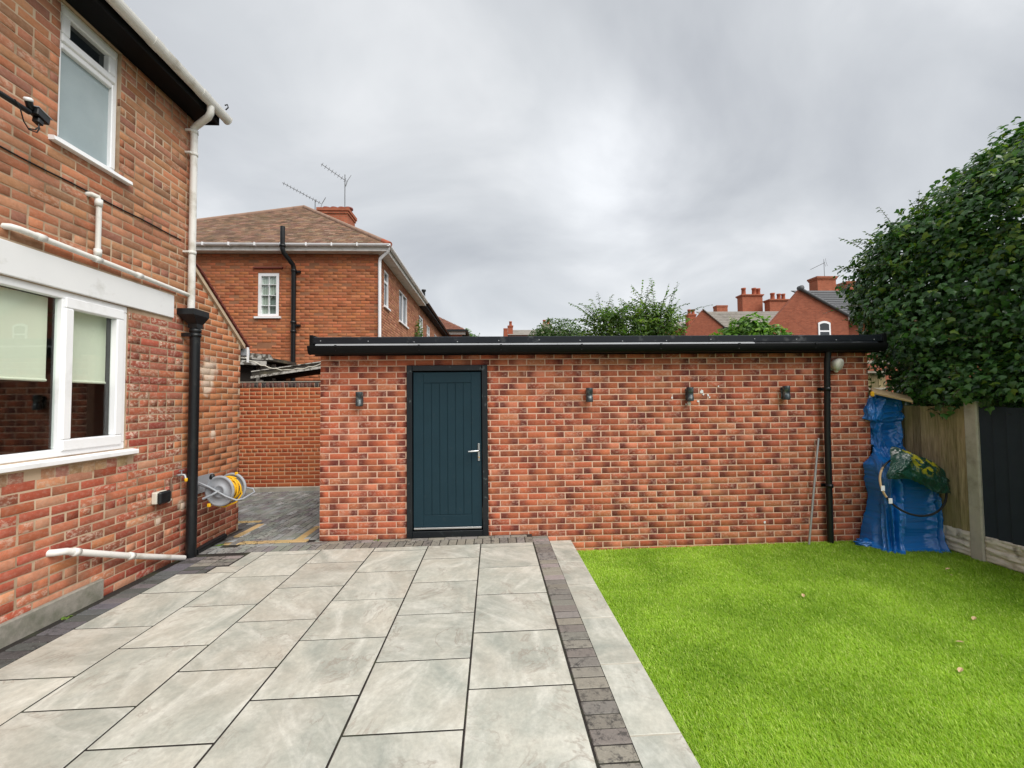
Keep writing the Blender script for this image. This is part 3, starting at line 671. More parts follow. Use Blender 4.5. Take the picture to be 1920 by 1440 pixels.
# ================================================================== HOUSE (left)
mat_hip0 = mat('brown_roof', (.25, .14, .095), .9, .3, 6)
XH = -3.30; EY0, EY1, EY2 = -1.0, 5.05, 6.02; ZT = 4.952
HO = thing('house', 'two-storey orange brick house with white windows and low side extension', 'house', (XH, 4, -.05))
W1 = (2.55, 4.205, 1.235, 2.575); W2 = (3.50, 4.065, 3.775, 4.948)
HOLES = [W1, W2]
core(HO, 'wall', (XH, 0, 0), (0, 1, 0), EY0, EY1, -.3, ZT, HOLES, .16, M_MORT_HOUSE, back=.0028)
vz = lambda y: 3.24-(y-5.10)*.775     # verge line of the extension
c = MB(); c.prism([(EY1+.001, -.3), (EY2, -.3), (EY2, vz(EY2)-.06), (EY1+.001, vz(EY1)-.06)], 0, XH-.16, XH-.0028); ob('wall', c, M_MORT_HOUSE, HO)
c = MB(); c.box(XH-3.5, XH-.161, EY2-.1, EY2-.001, -.3, 2.45); c.box(XH-5, XH-.161, EY1-.15, EY1-.002, -.3, ZT); ob('wall', c, M_FARB2, HO)
PUH, PVH = .233, .0762
cells = courses(EY0, EY1, -.05, ZT, PUH, PVH, .010, HOLES+[(1.9, 4.76, 2.575, 2.825), (2.5, 4.30, 1.12, 1.235)], headers=6, hoff=2, jitter=.006)
ext = courses(EY1+.004, EY2, -.05, 3.3, PUH, PVH, .009, [], headers=0, lim=None, jitter=.005)
def sty(c):
    y, z = (c[0]+c[1])/2, (c[2]+c[3])/2; n = mnoise.noise((y*1.5, z*1.5, 4.2))
    if z < 1.25+.15*n and y < 4.45+.3*n: return S_LOW
    if 4.2 < y < 4.86+.08*n and 1.0+.2*n < z < 2.6: return S_LIME
    if z < .95 and y > 4.4: return S_EXTL if n+random.uniform(-.3, .3) > .05-(.5-z) else S_LOW
    if z < 2.6: return S_EXT
    return S_UP
B = Bricks()
B.wall((XH, 0, 0), (0, 1, 0), S_UP, [(*q, sty(q)) for q in cells], prox=.002)
ex2 = []
for q in ext:
    zt = vz(q[0])-.065
    if q[2] > zt-.02: continue
    b = q[1]; ub = min(b, 5.10+(3.24-.065-q[3])/.775)
    if ub-q[0] < .03: continue
    z = q[2]; ex2.append((q[0], ub, q[2], q[3], S_EXTL if z < .72+random.uniform(-.1, .1) else S_EXT))
B.wall((XH, 0, 0), (0, 1, 0), S_EXT, ex2, prox=.002)
# brick-on-edge under the sill
B.wall((XH, 0, 0), (0, 1, 0), S_BUFF, [(y, y+.103, 1.075, 1.160) for y in np.arange(2.0, 4.28, .112)], prox=.003)
B.items = [t for t in B.items if not (1.05 < t[1].translation.z+.03 < 1.165 and t[2].name != 'housebuff' and t[1].translation.y < 4.25 and t[1].translation.y > 1.8 and t[1].translation.x < XH+.1)]
# gable return at the far corner of the upper storey
B.build(HO)
# plinth
ob('plinth', MB().box(XH-.01, XH+.032, EY0, 3.985, -.2, .125, bev=.008), M_PLINTH, HO)
# lintel band and windows
ob('lintel', MB().box(XH-.10, XH+.022, 1.9, 4.755, 2.578, 2.822, bev=.004), M_RENDER, HO)
def uwin(name, y0, y1, z0, z1, xf, parts, panes, sillx=None, fm=None):
    """white window in the wall facing +x; xf = front of frame. parts: list of (y0,y1,z0,z1) frame bars"""
    fm = fm or M_UPVC
    w_ = ob(name, MB().box(xf-.06, xf-.012, y0+.002, y1-.002, z0+.002, z0+.006), fm, HO); w_['label'] = name.replace('_', ' ')
    f = MB()
    for p in parts: f.box(xf-.06, xf+(p[4] if len(p) > 4 else 0), p[0], p[1], p[2], p[3], bev=.006)
    ob('window_frame', f, fm, w_)
    for (a, b, c_, d_, m_) in panes: ob('window_pane', MB().box(xf-.040, xf-.034, a, b, c_, d_), m_, w_)
    return w_
xf = XH-.012; y0, y1, z0, z1 = W1; ym = 3.625
win = uwin('kitchen_window', y0, y1, z0, z1, xf,
    [(y0, y1, z1-.062, z1), (y0, y1, z0, z0+.062), (y0, y0+.062, z0+.063, z1-.063), (y1-.058, y1, z0+.063, z1-.063), (ym-.035, ym+.035, z0+.063, z1-.063)],
    [(y0+.05, ym-.03, z0+.055, z1-.055, M_GLASS), (ym+.04, y1-.10, z0+.11, z1-.11, M_GLASS)])
sa = MB(); a, b = ym-.018, y1-.045
for q in ((a, b, z1-.135, z1-.045), (a, b, z0+.045, z0+.135), (a, a+.072, z0+.136, z1-.136), (b-.075, b, z0+.136, z1-.136)): sa.box(xf-.05, xf+.016, *q, bev=.008)
ob('opening_sash', sa, M_UPVC, win)
ob('window_sill', MB().prism([(XH-.05, 1.236), (XH+.055, 1.222), (XH+.06, 1.215), (XH+.06, 1.185), (XH+.05, 1.18), (XH-.05, 1.19)], 1, 2.45, 4.285), M_UPVC, win)
ob('roller_blind', MB().box(xf-.105, xf-.102, y0+.03, ym-.045, 1.855, z1-.06), M_BLIND, win); ob('roller_blind', MB().box(xf-.105, xf-.102, ym+.02, y1-.10, 1.855, z1-.06), M_BLIND, win)
ob('blind_rail', MB().tube([(xf-.103, y0+.03, 1.85), (xf-.103, ym-.045, 1.85)], .012, 8), M_BLIND, win); ob('blind_rail', MB().tube([(xf-.103, ym+.06, 1.85), (xf-.103, y1-.10, 1.85)], .012, 8), M_BLIND, win)
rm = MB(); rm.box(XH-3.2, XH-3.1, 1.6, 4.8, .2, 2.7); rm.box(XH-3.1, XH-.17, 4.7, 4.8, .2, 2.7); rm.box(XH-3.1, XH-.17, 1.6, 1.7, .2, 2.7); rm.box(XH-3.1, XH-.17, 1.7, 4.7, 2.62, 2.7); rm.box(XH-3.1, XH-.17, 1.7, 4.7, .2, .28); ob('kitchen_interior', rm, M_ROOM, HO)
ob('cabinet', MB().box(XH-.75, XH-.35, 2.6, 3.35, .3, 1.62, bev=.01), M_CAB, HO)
y0, y1, z0, z1 = W2; xf2 = XH-.035; zm = 4.60
win2 = uwin('bathroom_window', y0, y1, z0, z1, xf2,
    [(y0, y1, z1-.05, z1), (y0, y1, z0, z0+.05), (y0, y0+.05, z0+.051, z1-.051), (y1-.05, y1, z0+.051, z1-.051), (y0+.051, y1-.051, zm-.03, zm+.03)],
    [(y0+.045, y1-.045, z0+.045, zm-.025, M_FROST), (y0+.09, y1-.09, zm+.07, z1-.08, M_DGLASS)])
sa = MB(); a, b = y0+.035, y1-.035
for q in ((a, b, z1-.10, z1-.03), (a, b, zm+.018, zm+.085), (a, a+.07, zm+.086, z1-.101), (b-.07, b, zm+.086, z1-.101)): sa.box(xf2-.05, xf2+.016, *q, bev=.008)
ob('opening_sash', sa, M_UPVC, win2)
ob('window_sill', MB().prism([(XH-.06, 3.778), (XH+.045, 3.765), (XH+.05, 3.735), (XH+.04, 3.73), (XH-.06, 3.735)], 1, 3.43, 4.16), M_UPVC, win2)
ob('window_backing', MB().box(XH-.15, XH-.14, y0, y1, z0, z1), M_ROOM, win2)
# eaves
ob('soffit', MB().box(XH-.001, XH+.225, EY0, EY1+.03, 4.954, 4.968), M_FASC, HO)
ob('fascia', MB().box(XH+.226, XH+.248, EY0, EY1+.03, 4.94, 5.105), M_FASC, HO)
ob('bargeboard', MB().box(XH-1.0, XH+.248, EY1+.031, EY1+.05, 4.94, 5.10), M_FASC, HO)
rr = MB(); rr.prism([(XH+.295, 5.115), (XH-3.3, 7.5), (XH-6.9, 5.115), (XH-6.9, 5.06), (XH+.295, 5.06)], 1, EY0, EY1+.055); ob('roof', rr, mat_hip0, HO)
gx = XH+.305; gz = 5.065
gp = [(gx-.055*math.cos(math.pi*i/12), gz-.075*math.sin(math.pi*i/12)) for i in range(13)]; gi = [(p[0]*.92+gx*.08, p[1]+.006) for p in gp][::-1]
gg = MB(); gg.prism(gp+gi, 1, EY0, EY1+.10); gut = ob('gutter', gg, M_OLDWHITE, HO)
ob('end_cap', MB().prism([(gx-.059*math.cos(math.pi*i/12), gz+.003-.08*math.sin(math.pi*i/12)) for i in range(13)], 1, EY1+.101, EY1+.112), M_OLDWHITE, gut)
for yy in (4.05, 4.72):
    ob('gutter_union', MB().prism([(gx-.06*math.cos(math.pi*i/12), gz+.004-.082*math.sin(math.pi*i/12)) for i in range(13)], 1, yy-.05, yy+.05), M_OLDWHITE, gut)
ob('bracket_hook', MB().tube([(gx+.05, 5.04, 5.09), (gx+.08, 5.04, 5.12), (gx+.07, 5.04, 5.155), (gx+.04, 5.04, 5.145)], .007, 8), M_BLACKP, gut)
# white downpipe with swan neck
YP = 4.955; XP = XH+.062
dp = ob('downpipe', MB().tube([(gx, YP-.10, 5.0), (gx, YP-.10, 4.93), (gx-.03, YP-.09, 4.885), (XP+.05, YP-.02, 4.835), (XP, YP-.01, 4.80), (XP, YP, 4.73), (XP, YP, 2.70)], .036, 16), M_OLDWHITE, HO)
for z in (4.76, 4.50, 3.36): ob('pipe_collar', MB().lathe((XP, YP, z), (0, 0, 1), [(.036, -.02), (.041, -.02), (.041, .02), (.036, .02)], 16).box(XH-.001, XP, YP-.06, YP-.04, z-.01, z+.01), M_OLDWHITE, dp)
# hopper and black downpipe
XB = XH+.105; YB = 4.965
hp = MB()
top = [(XH+.002, YB-.145), (XH+.002, YB+.11), (XH+.185, YB+.11), (XH+.185, YB-.145)]; bot = [(XB-.05, YB-.05), (XB-.05, YB+.05), (XB+.05, YB+.05), (XB+.05, YB-.05)]
vsn = [(*p, 2.70) for p in top]+[(*p, 2.635) for p in top]+[(*p, 2.545) for p in bot]+[(*p, 2.50) for p in bot]
hp.add(vsn, [(0, 1, 2, 3)]+[(r*4+i, r*4+(i+1) % 4, r*4+4+(i+1) % 4, r*4+4+i) for r in range(3) for i in range(4)]+[(12, 13, 14, 15)])
ob('hopper', hp, M_BLACKP, HO)
bp = ob('soil_pipe', MB().tube([(XB, YB, 2.53), (XB-.002, YB-.005, -.06)], .051, 18), M_BLACKP, HO)
for z in (2.47, 2.42): ob('pipe_collar', MB().lathe((XB, YB, z), (0, 0, 1), [(.050, -.018), (.060, -.018), (.060, .018), (.050, .018)], 18), M_BLACKP, bp)
ob('pipe_clip', MB().box(XH-.001, XB, YB-.07, YB-.045, 2.40, 2.44), M_BLACKP, bp)
# waste pipes
wp = ob('waste_pipe', MB().tube([(XH-.02, 3.15, 2.925), (XH+.035, 3.165, 2.925), (XH+.05, 3.20, 2.923), (XH+.05, 4.2, 2.895), (XH+.05, 4.93, 2.87)], .0225, 12), M_OLDWHITE, HO)
ob('waste_branch', MB().tube([(XH-.02, 3.76, 3.455), (XH+.035, 3.765, 3.455), (XH+.052, 3.80, 3.45), (XH+.052, 3.815, 3.41), (XH+.052, 3.815, 2.905)], .020, 12), M_OLDWHITE, wp)
for (p, a_) in (((XH+.05, 3.815, 2.905), (0, 1, 0)), ((XH+.05, 3.35, 2.919), (0, 1, 0)), ((XH+.05, 4.25, 2.893), (0, 1, 0)), ((XH+.052, 3.815, 2.965), (0, 0, 1)), ((XH+.052, 3.812, 3.40), (0, 0, 1))):
    ob('pipe_collar', MB().lathe(p, a_, [(.0225, -.03), (.028, -.03), (.028, .03), (.0225, .03)], 14), M_OLDWHITE, wp)
lp = ob('waste_pipe', MB().tube([(XH-.02, 3.53, .50), (XH+.035, 3.54, .50), (XH+.06, 3.60, .49), (XH+.075, 4.2, .24), (XH+.09, 4.87, -.02)], .027, 14), M_OLDWHITE, HO)
for q in ((XH+.062, 3.68, .457), (XH+.076, 4.2, .24)): ob('pipe_collar', MB().lathe(q, (0, .924, -.383), [(.026, -.025), (.033, -.025), (.033, .025), (.026, .025)], 14), M_OLDWHITE, lp)
# black cable along a bed joint
ob('cable', MB().tube([(XH+.006, -.5, 3.49)]+[(XH+.006, y, 3.475+.004*math.sin(y*9)) for y in np.arange(0, 5.0, .18)], .0065, 6), M_BLACKP, HO)
# extension roof: verge tiles
sl = math.atan(.775); dn = Vector((0, math.cos(sl), -math.sin(sl))); nr = Vector((0, math.sin(sl), math.cos(sl)))
c = MB(); c.prism([(5.052, vz(5.052)-.06), (EY2+.12, vz(EY2+.12)-.06), (EY2+.12, vz(EY2+.12)+.0), (5.052, vz(5.052)+.0)], 0, XH-3.5, XH-.03); er = ob('extension_roof', c, M_FELT, HO)
c = MB(); c.prism([(5.052, vz(5.052)-.075), (EY2+.06, vz(EY2+.06)-.075), (EY2+.06, vz(EY2+.06)-.02), (5.052, vz(5.052)-.02)], 0, XH-.0295, XH+.028); ob('verge_mortar', c, M_MORTV, HO)
k = 0; s_ = .02
while s_ < 1.32:
    o = Vector((0, 5.06, vz(5.06)))+dn*s_
    for i in range(4):
        M = Matrix.Translation((XH+.045-.168*i-(.084 if k % 2 and i else 0), o.y, o.z)) @ Matrix.Rotation(-(sl-.10), 4, 'X')
        tb = MB(); tb.box(-.165 if not (k % 2 and i == 0) else -.25, 0, -.02, .165, -.002, .012, M); ob('roof_tile', tb, M_TERRA2, er)
    s_ += .10; k += 1
ob('gutter', MB().box(XH-2.5, XH+.03, EY2+.10, EY2+.19, 2.30, 2.42, bev=.02), M_GREYP, HO); ob('end_cap', MB().box(XH+.031, XH+.04, EY2+.09, EY2+.13, 2.22, 2.43), M_UPVC, HO)

# ---- things fixed to or standing by the house
so = thing('outdoor_socket', 'black-lidded outdoor socket box on the house wall beside the hose reel', 'socket', (XH, 4.6, .69))
ob('housing', MB().box(XH+.001, XH+.055, 4.52, 4.67, .635, .755, bev=.008), M_CREAM, so)
ob('lid', MB().box(XH+.056, XH+.095, 4.515, 4.675, .63, .757, bev=.016), M_BLACKP, so)
ob('cable_gland', MB().tube([(XH+.04, 4.67, .64), (XH+.04, 4.70, .62), (XH+.035, 4.74, .64)], .012, 8), M_CREAM, so)
tp = thing('garden_tap', 'brass garden tap on tarnished pipe behind the black downpipe', 'tap', (XH, 4.78, .75))
ob('pipe', MB().tube([(XH+.025, 4.755, .62), (XH+.025, 4.755, .85), (XH+.03, 4.775, .872), (XH+.03, 4.84, .875)], .0085, 8), M_COPPER, tp)
ob('tap_body', MB().tube([(XH+.03, 4.83, .875), (XH+.04, 4.88, .875), (XH+.06, 4.90, .87), (XH+.075, 4.90, .83)], .013, 8), M_GALV, tp)
ob('tap_handle', MB().tube([(XH+.04, 4.85, .92), (XH+.04, 4.92, .92)], .006, 8).tube([(XH+.04, 4.885, .88), (XH+.04, 4.885, .92)], .006, 8), M_GALV, tp)
ob('hose_connector', MB().lathe((XH+.078, 4.90, .835), (0, 0, -1), [(.012, 0), (.016, .005), (.016, .03), (.011, .04), (0, .04)], 12), M_YEL, tp)
# hose reel
RC = Vector((-3.02, 5.16, .635)); ax = Vector((.12, 1, 0)).normalized()
hr = thing('hose_reel', 'grey wall-mounted hose reel wound with yellow hose', 'hose reel', (RC.x, RC.y, RC.z))
def disc(c, R, name):
    d = ob(name, MB().lathe(c, ax, [(.0, -.012), (.05, -.012), (.055, -.02), (.075, -.02), (.08, -.008), (R*.82, -.004), (R*.86, -.014), (R*.97, -.014), (R, -.004), (R, .006), (R*.97, .012), (R*.85, .008), (.05, .008), (0, .008)], 36), M_GREYP, hr)
    return d
disc(RC, .178, 'flange'); disc(RC+ax*.20, .178, 'flange')
ob('drum', MB().lathe(RC, ax, [(.075, .008), (.075, .19)], 24), M_GREYP, hr)
pts = []
for i in range(9*28):
    a_ = i/28*2*math.pi; R_ = .105+.032*((i//28) % 3)/2+.004*math.sin(i); e1 = ax.orthogonal().normalized(); e2 = ax.cross(e1)
    pts.append(RC+ax*(.03+.14*(i/(9*28)))+(e1*math.cos(a_)+e2*math.sin(a_))*R_)
ob('hose', MB().tube(pts, .0095, 7), M_YEL, hr)
ob('hose_loop', MB().tube([RC+Vector((.135, .17, .02)), RC+Vector((.155, .17, -.07)), RC+Vector((.10, .15, -.165)), RC+Vector((0, .10, -.205)), RC+Vector((-.09, .08, -.19)), RC+Vector((-.12, .09, -.12))], .0095, 8), M_YEL, hr)
ob('carry_frame', MB().tube([RC+Vector((-.26, -.02, .12)), RC+Vector((-.1, -.035, .055)), RC+Vector((0, -.04, 0)), RC+Vector((.10, -.045, -.055)), RC+Vector((.21, -.04, -.10)), RC+Vector((.25, .02, -.10)), RC+Vector((.275, .22, -.065)), RC+Vector((.24, .25, -.03)), RC+Vector((.12, .23, 0)), RC+ax*.21], .010, 8), M_GREYP, hr)
ob('crank', MB().tube([RC+Vector((0, -.02, 0)), RC+Vector((0, -.045, 0)), RC+Vector((-.06, -.05, -.035))], .012, 8).tube([RC+Vector((-.06, -.05, -.035)), RC+Vector((-.15, -.06, -.075))], .014, 8), M_GREYP, hr)
ob('bracket', MB().box(XH+.001, XH+.012, 5.12, 5.46, .60, .80).tube([(XH+.01, 5.18, .72), RC+Vector((0, -.03, .0))], .012, 8).tube([(XH+.01, 5.40, .72), RC+ax*.22], .012, 8), M_GREYP, hr)
for q in (RC+Vector((.075, .19, .165)), RC+Vector((.12, .23, .02)), RC+Vector((.11, .02, -.10)), RC+Vector((-.10, -.03, -.155))): ob('clip', MB().box(q.x-.018, q.x+.018, q.y-.012, q.y+.012, q.z-.02, q.z+.02, bev=.006), M_YEL, hr)
ob('knob', MB().lathe(RC+Vector((-.10, .02, .165)), (0, 0, 1), [(0, -.03), (.028, -.028), (.03, 0), (.02, .025), (0, .028)], 12), M_BLACKP, hr)
# camera on an arm
sg = thing('security_camera', 'black security camera on a bracket arm beside the bathroom window', 'security camera', (XH, 3.1, 3.75))
ob('arm', MB().tube([(XH+.0, 2.72, 3.74), (XH+.10, 2.78, 3.765), (XH+.17, 2.95, 3.745), (XH+.18, 3.12, 3.735)], .019, 10), M_BLACKP, sg)
Mx = Matrix.Translation((XH+.18, 3.165, 3.755)) @ Matrix.Rotation(rad(-8), 4, 'X') @ Matrix.Rotation(rad(12), 4, 'Z')
ob('camera_body', MB().box(-.030, .030, -.03, .085, -.022, .032, Mx, bev=.006), M_BLACKP, sg)
ob('sun_shield', MB().box(-.034, .034, -.035, .095, .033, .038, Mx), M_GREYP, sg)
ob('junction', MB().box(-.022, .022, .0, .05, -.062, -.0225, Mx, bev=.006), M_BLACKP, sg)
ob('antenna', MB().lathe(Mx @ Vector((-.01, -.055, .035)), (.1, -.35, .8), [(0, -.045), (.02, -.04), (.022, 0), (.022, .01)], 12), M_BLACKP, sg); ob('antenna_cap', MB().lathe(Mx @ Vector((-.01, -.055, .035)), (.1, -.35, .8), [(.022, .011), (.026, .012), (.026, .028), (.018, .036), (0, .038)], 12), M_UPVC, sg)
ob('cable', MB().tube([Mx @ Vector(q) for q in ((0, .03, -.05), (.01, .035, -.09), (.01, .02, -.135), (0, -.03, -.155), (0, -.08, -.13), (0, -.12, -.07), (-.01, -.16, -.03))], .0045, 6).tube([Mx @ Vector(q) for q in ((.008, .018, -.05), (.015, .02, -.09), (.012, .0, -.13), (0, -.035, -.15))], .0045, 6), M_BLACKP, sg)
# loose black pipe on the ground along the extension
ob('drain_pipe', MB().tube([(XH+.10, 5.03, -.015), (XH+.085, 5.28, -.01), (XH+.10, 5.56, .0)], .034, 12), M_BLACKP, None, 'short black pipe lying at the foot of the house extension', 'pipe')

# ================================================================== BOUNDARY WALL AND YARD BEYOND
YB_ = 8.72
BWL = thing('boundary_wall', 'tall orange-red brick boundary wall with dark brick-on-edge coping', 'wall', (-4, YB_, -.05))
core(BWL, 'wall', (0, YB_, 0), (1, 0, 0), -8.5, -1.2, -.25, 1.96, [], .2, M_MORT_BW, back=.0015)
B = Bricks(); B.wall((0, YB_, 0), (1, 0, 0), S_BW, courses(-8.5, -1.2, .0, 1.95, .2325, .0752, .011, headers=5, hoff=1), vis=True)
B.wall((0, YB_-.004, 0), (1, 0, 0), S_BWD, [(x, x+.063+random.uniform(-.004, .006), 1.957, 2.055+random.uniform(-.008, .008)) for x in np.arange(-8.5, -1.25, .074)])
B.build(BWL)
ob('coping_mortar', MB().box(-8.5, -1.2, YB_+.004, YB_+.2, 1.961, 2.04).box(-8.5, -1.2, YB_-.002, YB_+.2, 2.064, 2.078), M_CONC, BWL)
ob('kerb', MB().box(-8.5, -1.9, YB_-.07, YB_-.008, -.2, .0, bev=.01), M_CONC, None, 'pale concrete kerb at the foot of the boundary wall', 'kerb')
# shed with felt roof
SH = thing('garden_shed', 'dark shed with sloping felted roof behind the boundary wall', 'shed', (-4.3, 9.8, 0))
def slope_box(mb, x0, z0, x1, z1, y0, y1, th):
    mb.add([(x0, y0, z0), (x1, y0, z1), (x1, y1, z1), (x0, y1, z0), (x0, y0, z0-th), (x1, y0, z1-th), (x1, y1, z1-th), (x0, y1, z0-th)], [(0, 1, 2, 3), (7, 6, 5, 4), (0, 4, 5, 1), (1, 5, 6, 2), (2, 6, 7, 3), (3, 7, 4, 0)]); return mb
ob('wall', MB().box(-4.75, -2.6, 9.45, 10.6, -.3, 2.12), M_DARKW, SH)
ob('roof', slope_box(MB(), -4.98, 2.32, -2.5, 2.66, 9.35, 10.7, .10), M_FELT, SH)
ob('fascia', slope_box(MB(), -4.98, 2.225, -2.5, 2.565, 9.32, 9.349, .05), M_PEEL, SH); ob('roof_edge', slope_box(MB(), -4.98, 2.335, -2.5, 2.675, 9.33, 9.349, .02), M_PEEL, SH)
ob('post', MB().box(-4.86, -4.78, 9.40, 9.449, .0, 2.15), M_PEEL, SH)
PO = thing('porch_canopy', 'rotting flat porch canopy with peeling white paint beside the shed', 'canopy', (-5.6, 10.3, 0))
ob('roof', slope_box(MB(), -7.5, 2.78, -4.78, 2.66, 9.9, 10.99, .07), M_FELT, PO)
ob('fascia', slope_box(MB(), -7.5, 2.72, -4.95, 2.60, 9.87, 9.899, .10), M_PEEL, PO)
fl = MB(); tt = random.Random(5); fl.add([(-5.75, 9.862, 2.72), (-5.3, 9.86, 2.78), (-4.85, 9.862, 2.74), (-4.78, 9.862, 2.62), (-5.1, 9.862, 2.63), (-5.75, 9.868, 2.69), (-5.75, 9.87, 2.72), (-5.3, 9.87, 2.78), (-4.85, 9.87, 2.74), (-4.78, 9.87, 2.62), (-5.1, 9.87, 2.63), (-5.75, 9.87, 2.69)], [(0, 1, 2, 3, 4, 5), (6, 7, 8, 9, 10, 11)]); ob('loose_board', fl, M_PEEL, PO)
ob('back_wall', MB().box(-7.4, -4.9, 10.6, 10.7, -.3, 2.58), M_DARKW, PO); ob('door_frame', MB().box(-5.35, -5.28, 10.2, 10.25, 0, 2.55).box(-4.98, -4.91, 10.2, 10.25, 0, 2.55).box(-5.279, -4.981, 10.2, 10.25, 2.42, 2.55), M_PEEL, PO); ob('front_wall', MB().box(-7.4, -5.36, 10.1, 10.19, -.3, 2.55), M_DARKW, PO)
cbl = []
for i in range(26):
    s = i/25; cbl.append((-5.0+2.0*s, 9.0, 2.62-.30*(1-(2*s-1.02)**2)*(1.0 if s < .5 else .92)+(.012*math.sin(i*2.3))))
ob('slack_cable', MB().tube(cbl, .010, 6), M_CREAM, None, 'slack pale cable sagging above the boundary wall', 'cable')

# ================================================================== NEIGHBOUR TERRACE
YN = 11.0; XN = -2.752
NB = thing('neighbour_house', 'orange brick end-terrace house with brown hipped roof beyond the boundary wall', 'house', (-6, 14, -.1))
GW = (-5.755, -5.235, 3.83, 4.945)
core(NB, 'wall', (0, YN, 0), (1, 0, 0), -10.4, XN, -.3, 5.46, [GW], .12, M_MORT_NB, back=.0025)
SW = [(11.60, 12.10, 4.24, 5.24), (13.45, 14.72, 4.18, 5.20)]
core(NB, 'wall', (XN, 0, 0), (0, 1, 0), YN+.13, 17.0, -.3, 5.46, SW, .12, M_MORT_NB, back=.0025)
B = Bricks(); B.wall((0, YN, 0), (1, 0, 0), S_NB, courses(-10.4, XN, 1.6, 5.44, .2325, .0752, .010, [GW, (-5.85, -5.16, 5.05, 5.10)], jitter=.004), prox=.003)
B.wall((XN, 0, 0), (0, 1, 0), S_NBS, courses(YN+.005, 17.0, 1.8, 5.44, .2325, .0752, .010, SW, jitter=.004), vis=False); B.build(NB)
def nwin(parent, plane, a0, a1, z0, z1, bars_a, bars_z, wall, inset=.03, lab=None, pane=M_DGLASS, fw_=.055, mm=.012):
    """window in a wall: plane 'x' (wall faces -y at y=wall) or 'y' (wall faces +x at x=wall)"""
    def bx(mb, a, b, c_, d_, f, k):
        if plane == 'x': mb.box(a, b, wall+f, wall+k, c_, d_)
        else: mb.box(wall-k, wall-f, a, b, c_, d_)
        return mb
    f = MB(); bx(f, a0, a1, z1-fw_, z1, inset-.02, .09); bx(f, a0, a1, z0, z0+fw_, inset-.02, .09); bx(f, a0, a0+fw_, z0+fw_, z1-fw_, inset-.02, .09); bx(f, a1-fw_, a1, z0+fw_, z1-fw_, inset-.02, .09)
    for q, w_ in bars_a: bx(f, q-w_, q+w_, z0+fw_, z1-fw_, inset-.012, .085)
    for q, w_ in bars_z: bx(f, a0+fw_, a1-fw_, q-w_, q+w_, inset-.010, .084)
    wn = ob('window', f, M_UPVC, parent)
    ob('window_pane', bx(MB(), a0+.02, a1-.02, z0+.02, z1-.02, inset+.02, inset+.026), pane, wn)
    ob('window_sill', bx(MB(), a0-.07, a1+.06, z0-.045, z0+.001, -.05, .08), M_UPVC, wn)
    return wn
gw = nwin(NB, 'x', *GW, [((GW[0]+GW[1])/2, .006)], [(4.12, .006), (4.38, .006), (4.655, .006)], YN, pane=M_GLASS, fw_=.075)
cu = MB()
for i in range(18):
    a = GW[0]+.05+i*.0245; cu.box(a, a+.016, YN+.075+.006*(i % 2), YN+.085+.006*(i % 2), 3.88 if i < 8 else 4.45-.03*abs(i-14), 4.9)
M_NET = mat('net_curtain', (.55, .60, .55), .9, .1, 20); ob('curtain', cu, M_NET, gw); ob('backing', MB().box(GW[0], GW[1], YN+.11, YN+.118, GW[2], GW[3]), mat('curtain_shade', (.20, .24, .23), .9, .3, 3), gw)
ob('drip_ledge', MB().box(-5.86, -5.14, YN-.055, YN+.0, 5.055, 5.09), M_TERRA2, NB)
for q in SW: nwin(NB, 'y', q[0], q[1], q[2], q[3], [((q[0]+q[1])/2, .03)] if q[1]-q[0] > .8 else [], [(q[3]-.30, .03)] if q[1]-q[0] < .8 else [], XN)
# eaves and gutters
ev = MB(); ev.box(-10.7, XN+.26, YN-.24, YN-.001, 5.44, 5.47); ev.box(XN+.001, XN+.26, YN, 17.0, 5.44, 5.47); ob('soffit', ev, M_OLDWHITE, NB)
ev = MB(); ev.box(-10.7, XN+.26, YN-.262, YN-.241, 5.43, 5.56); ev.box(XN+.261, XN+.28, YN-.262, 17.0, 5.43, 5.56); ob('fascia', ev, M_OLDWHITE, NB)
def hgut(x0, x1, y, z, r=.055): return [(y-r*math.cos(math.pi*i/8), z-.06*math.sin(math.pi*i/8)) for i in range(9)]
ob('gutter', MB().prism(hgut(0, 0, YN-.32, 5.585), 0, -10.8, XN+.36), M_UPVC, NB); ob('gutter', MB().prism([(XN+.335-.055*math.cos(math.pi*i/8), 5.585-.06*math.sin(math.pi*i/8)) for i in range(9)], 1, YN-.36, 17.0), M_UPVC, NB)
for x in np.arange(-10, XN, .62): ob('gutter_bracket', MB().box(x-.015, x+.015, YN-.382, YN-.26, 5.52, 5.60), M_UPVC, NB)
ob('downpipe', MB().tube([(XN+.33, YN-.24, 5.55), (XN+.30, YN-.22, 5.44), (XN+.07, YN-.08, 5.30), (XN+.05, YN-.06, 5.2), (XN+.05, YN-.055, 0)], .04, 12), M_UPVC, NB)
SPX = -4.835
sp = ob('soil_pipe', MB().tube([(SPX-.13, YN-.40, 5.98), (SPX-.13, YN-.40, 5.42), (SPX-.11, YN-.37, 5.33), (SPX-.01, YN-.12, 5.13), (SPX, YN-.08, 5.02), (SPX, YN-.075, -.1)], .055, 14), M_BLACKP, NB)
for z in (5.5, 4.98, 3.67, 3.44): ob('pipe_collar', MB().lathe((SPX if z < 5.2 else SPX-.13, YN-.075 if z < 5.2 else YN-.40, z), (0, 0, 1), [(.054, -.03), (.07, -.03), (.07, .03), (.054, .03)], 14), M_BLACKP, sp)
for z in (4.99, 3.62): ob('pipe_bracket', MB().box(SPX+.05, SPX+.15, YN-.08, YN, z-.05, z+.0), M_BLACKP, sp)
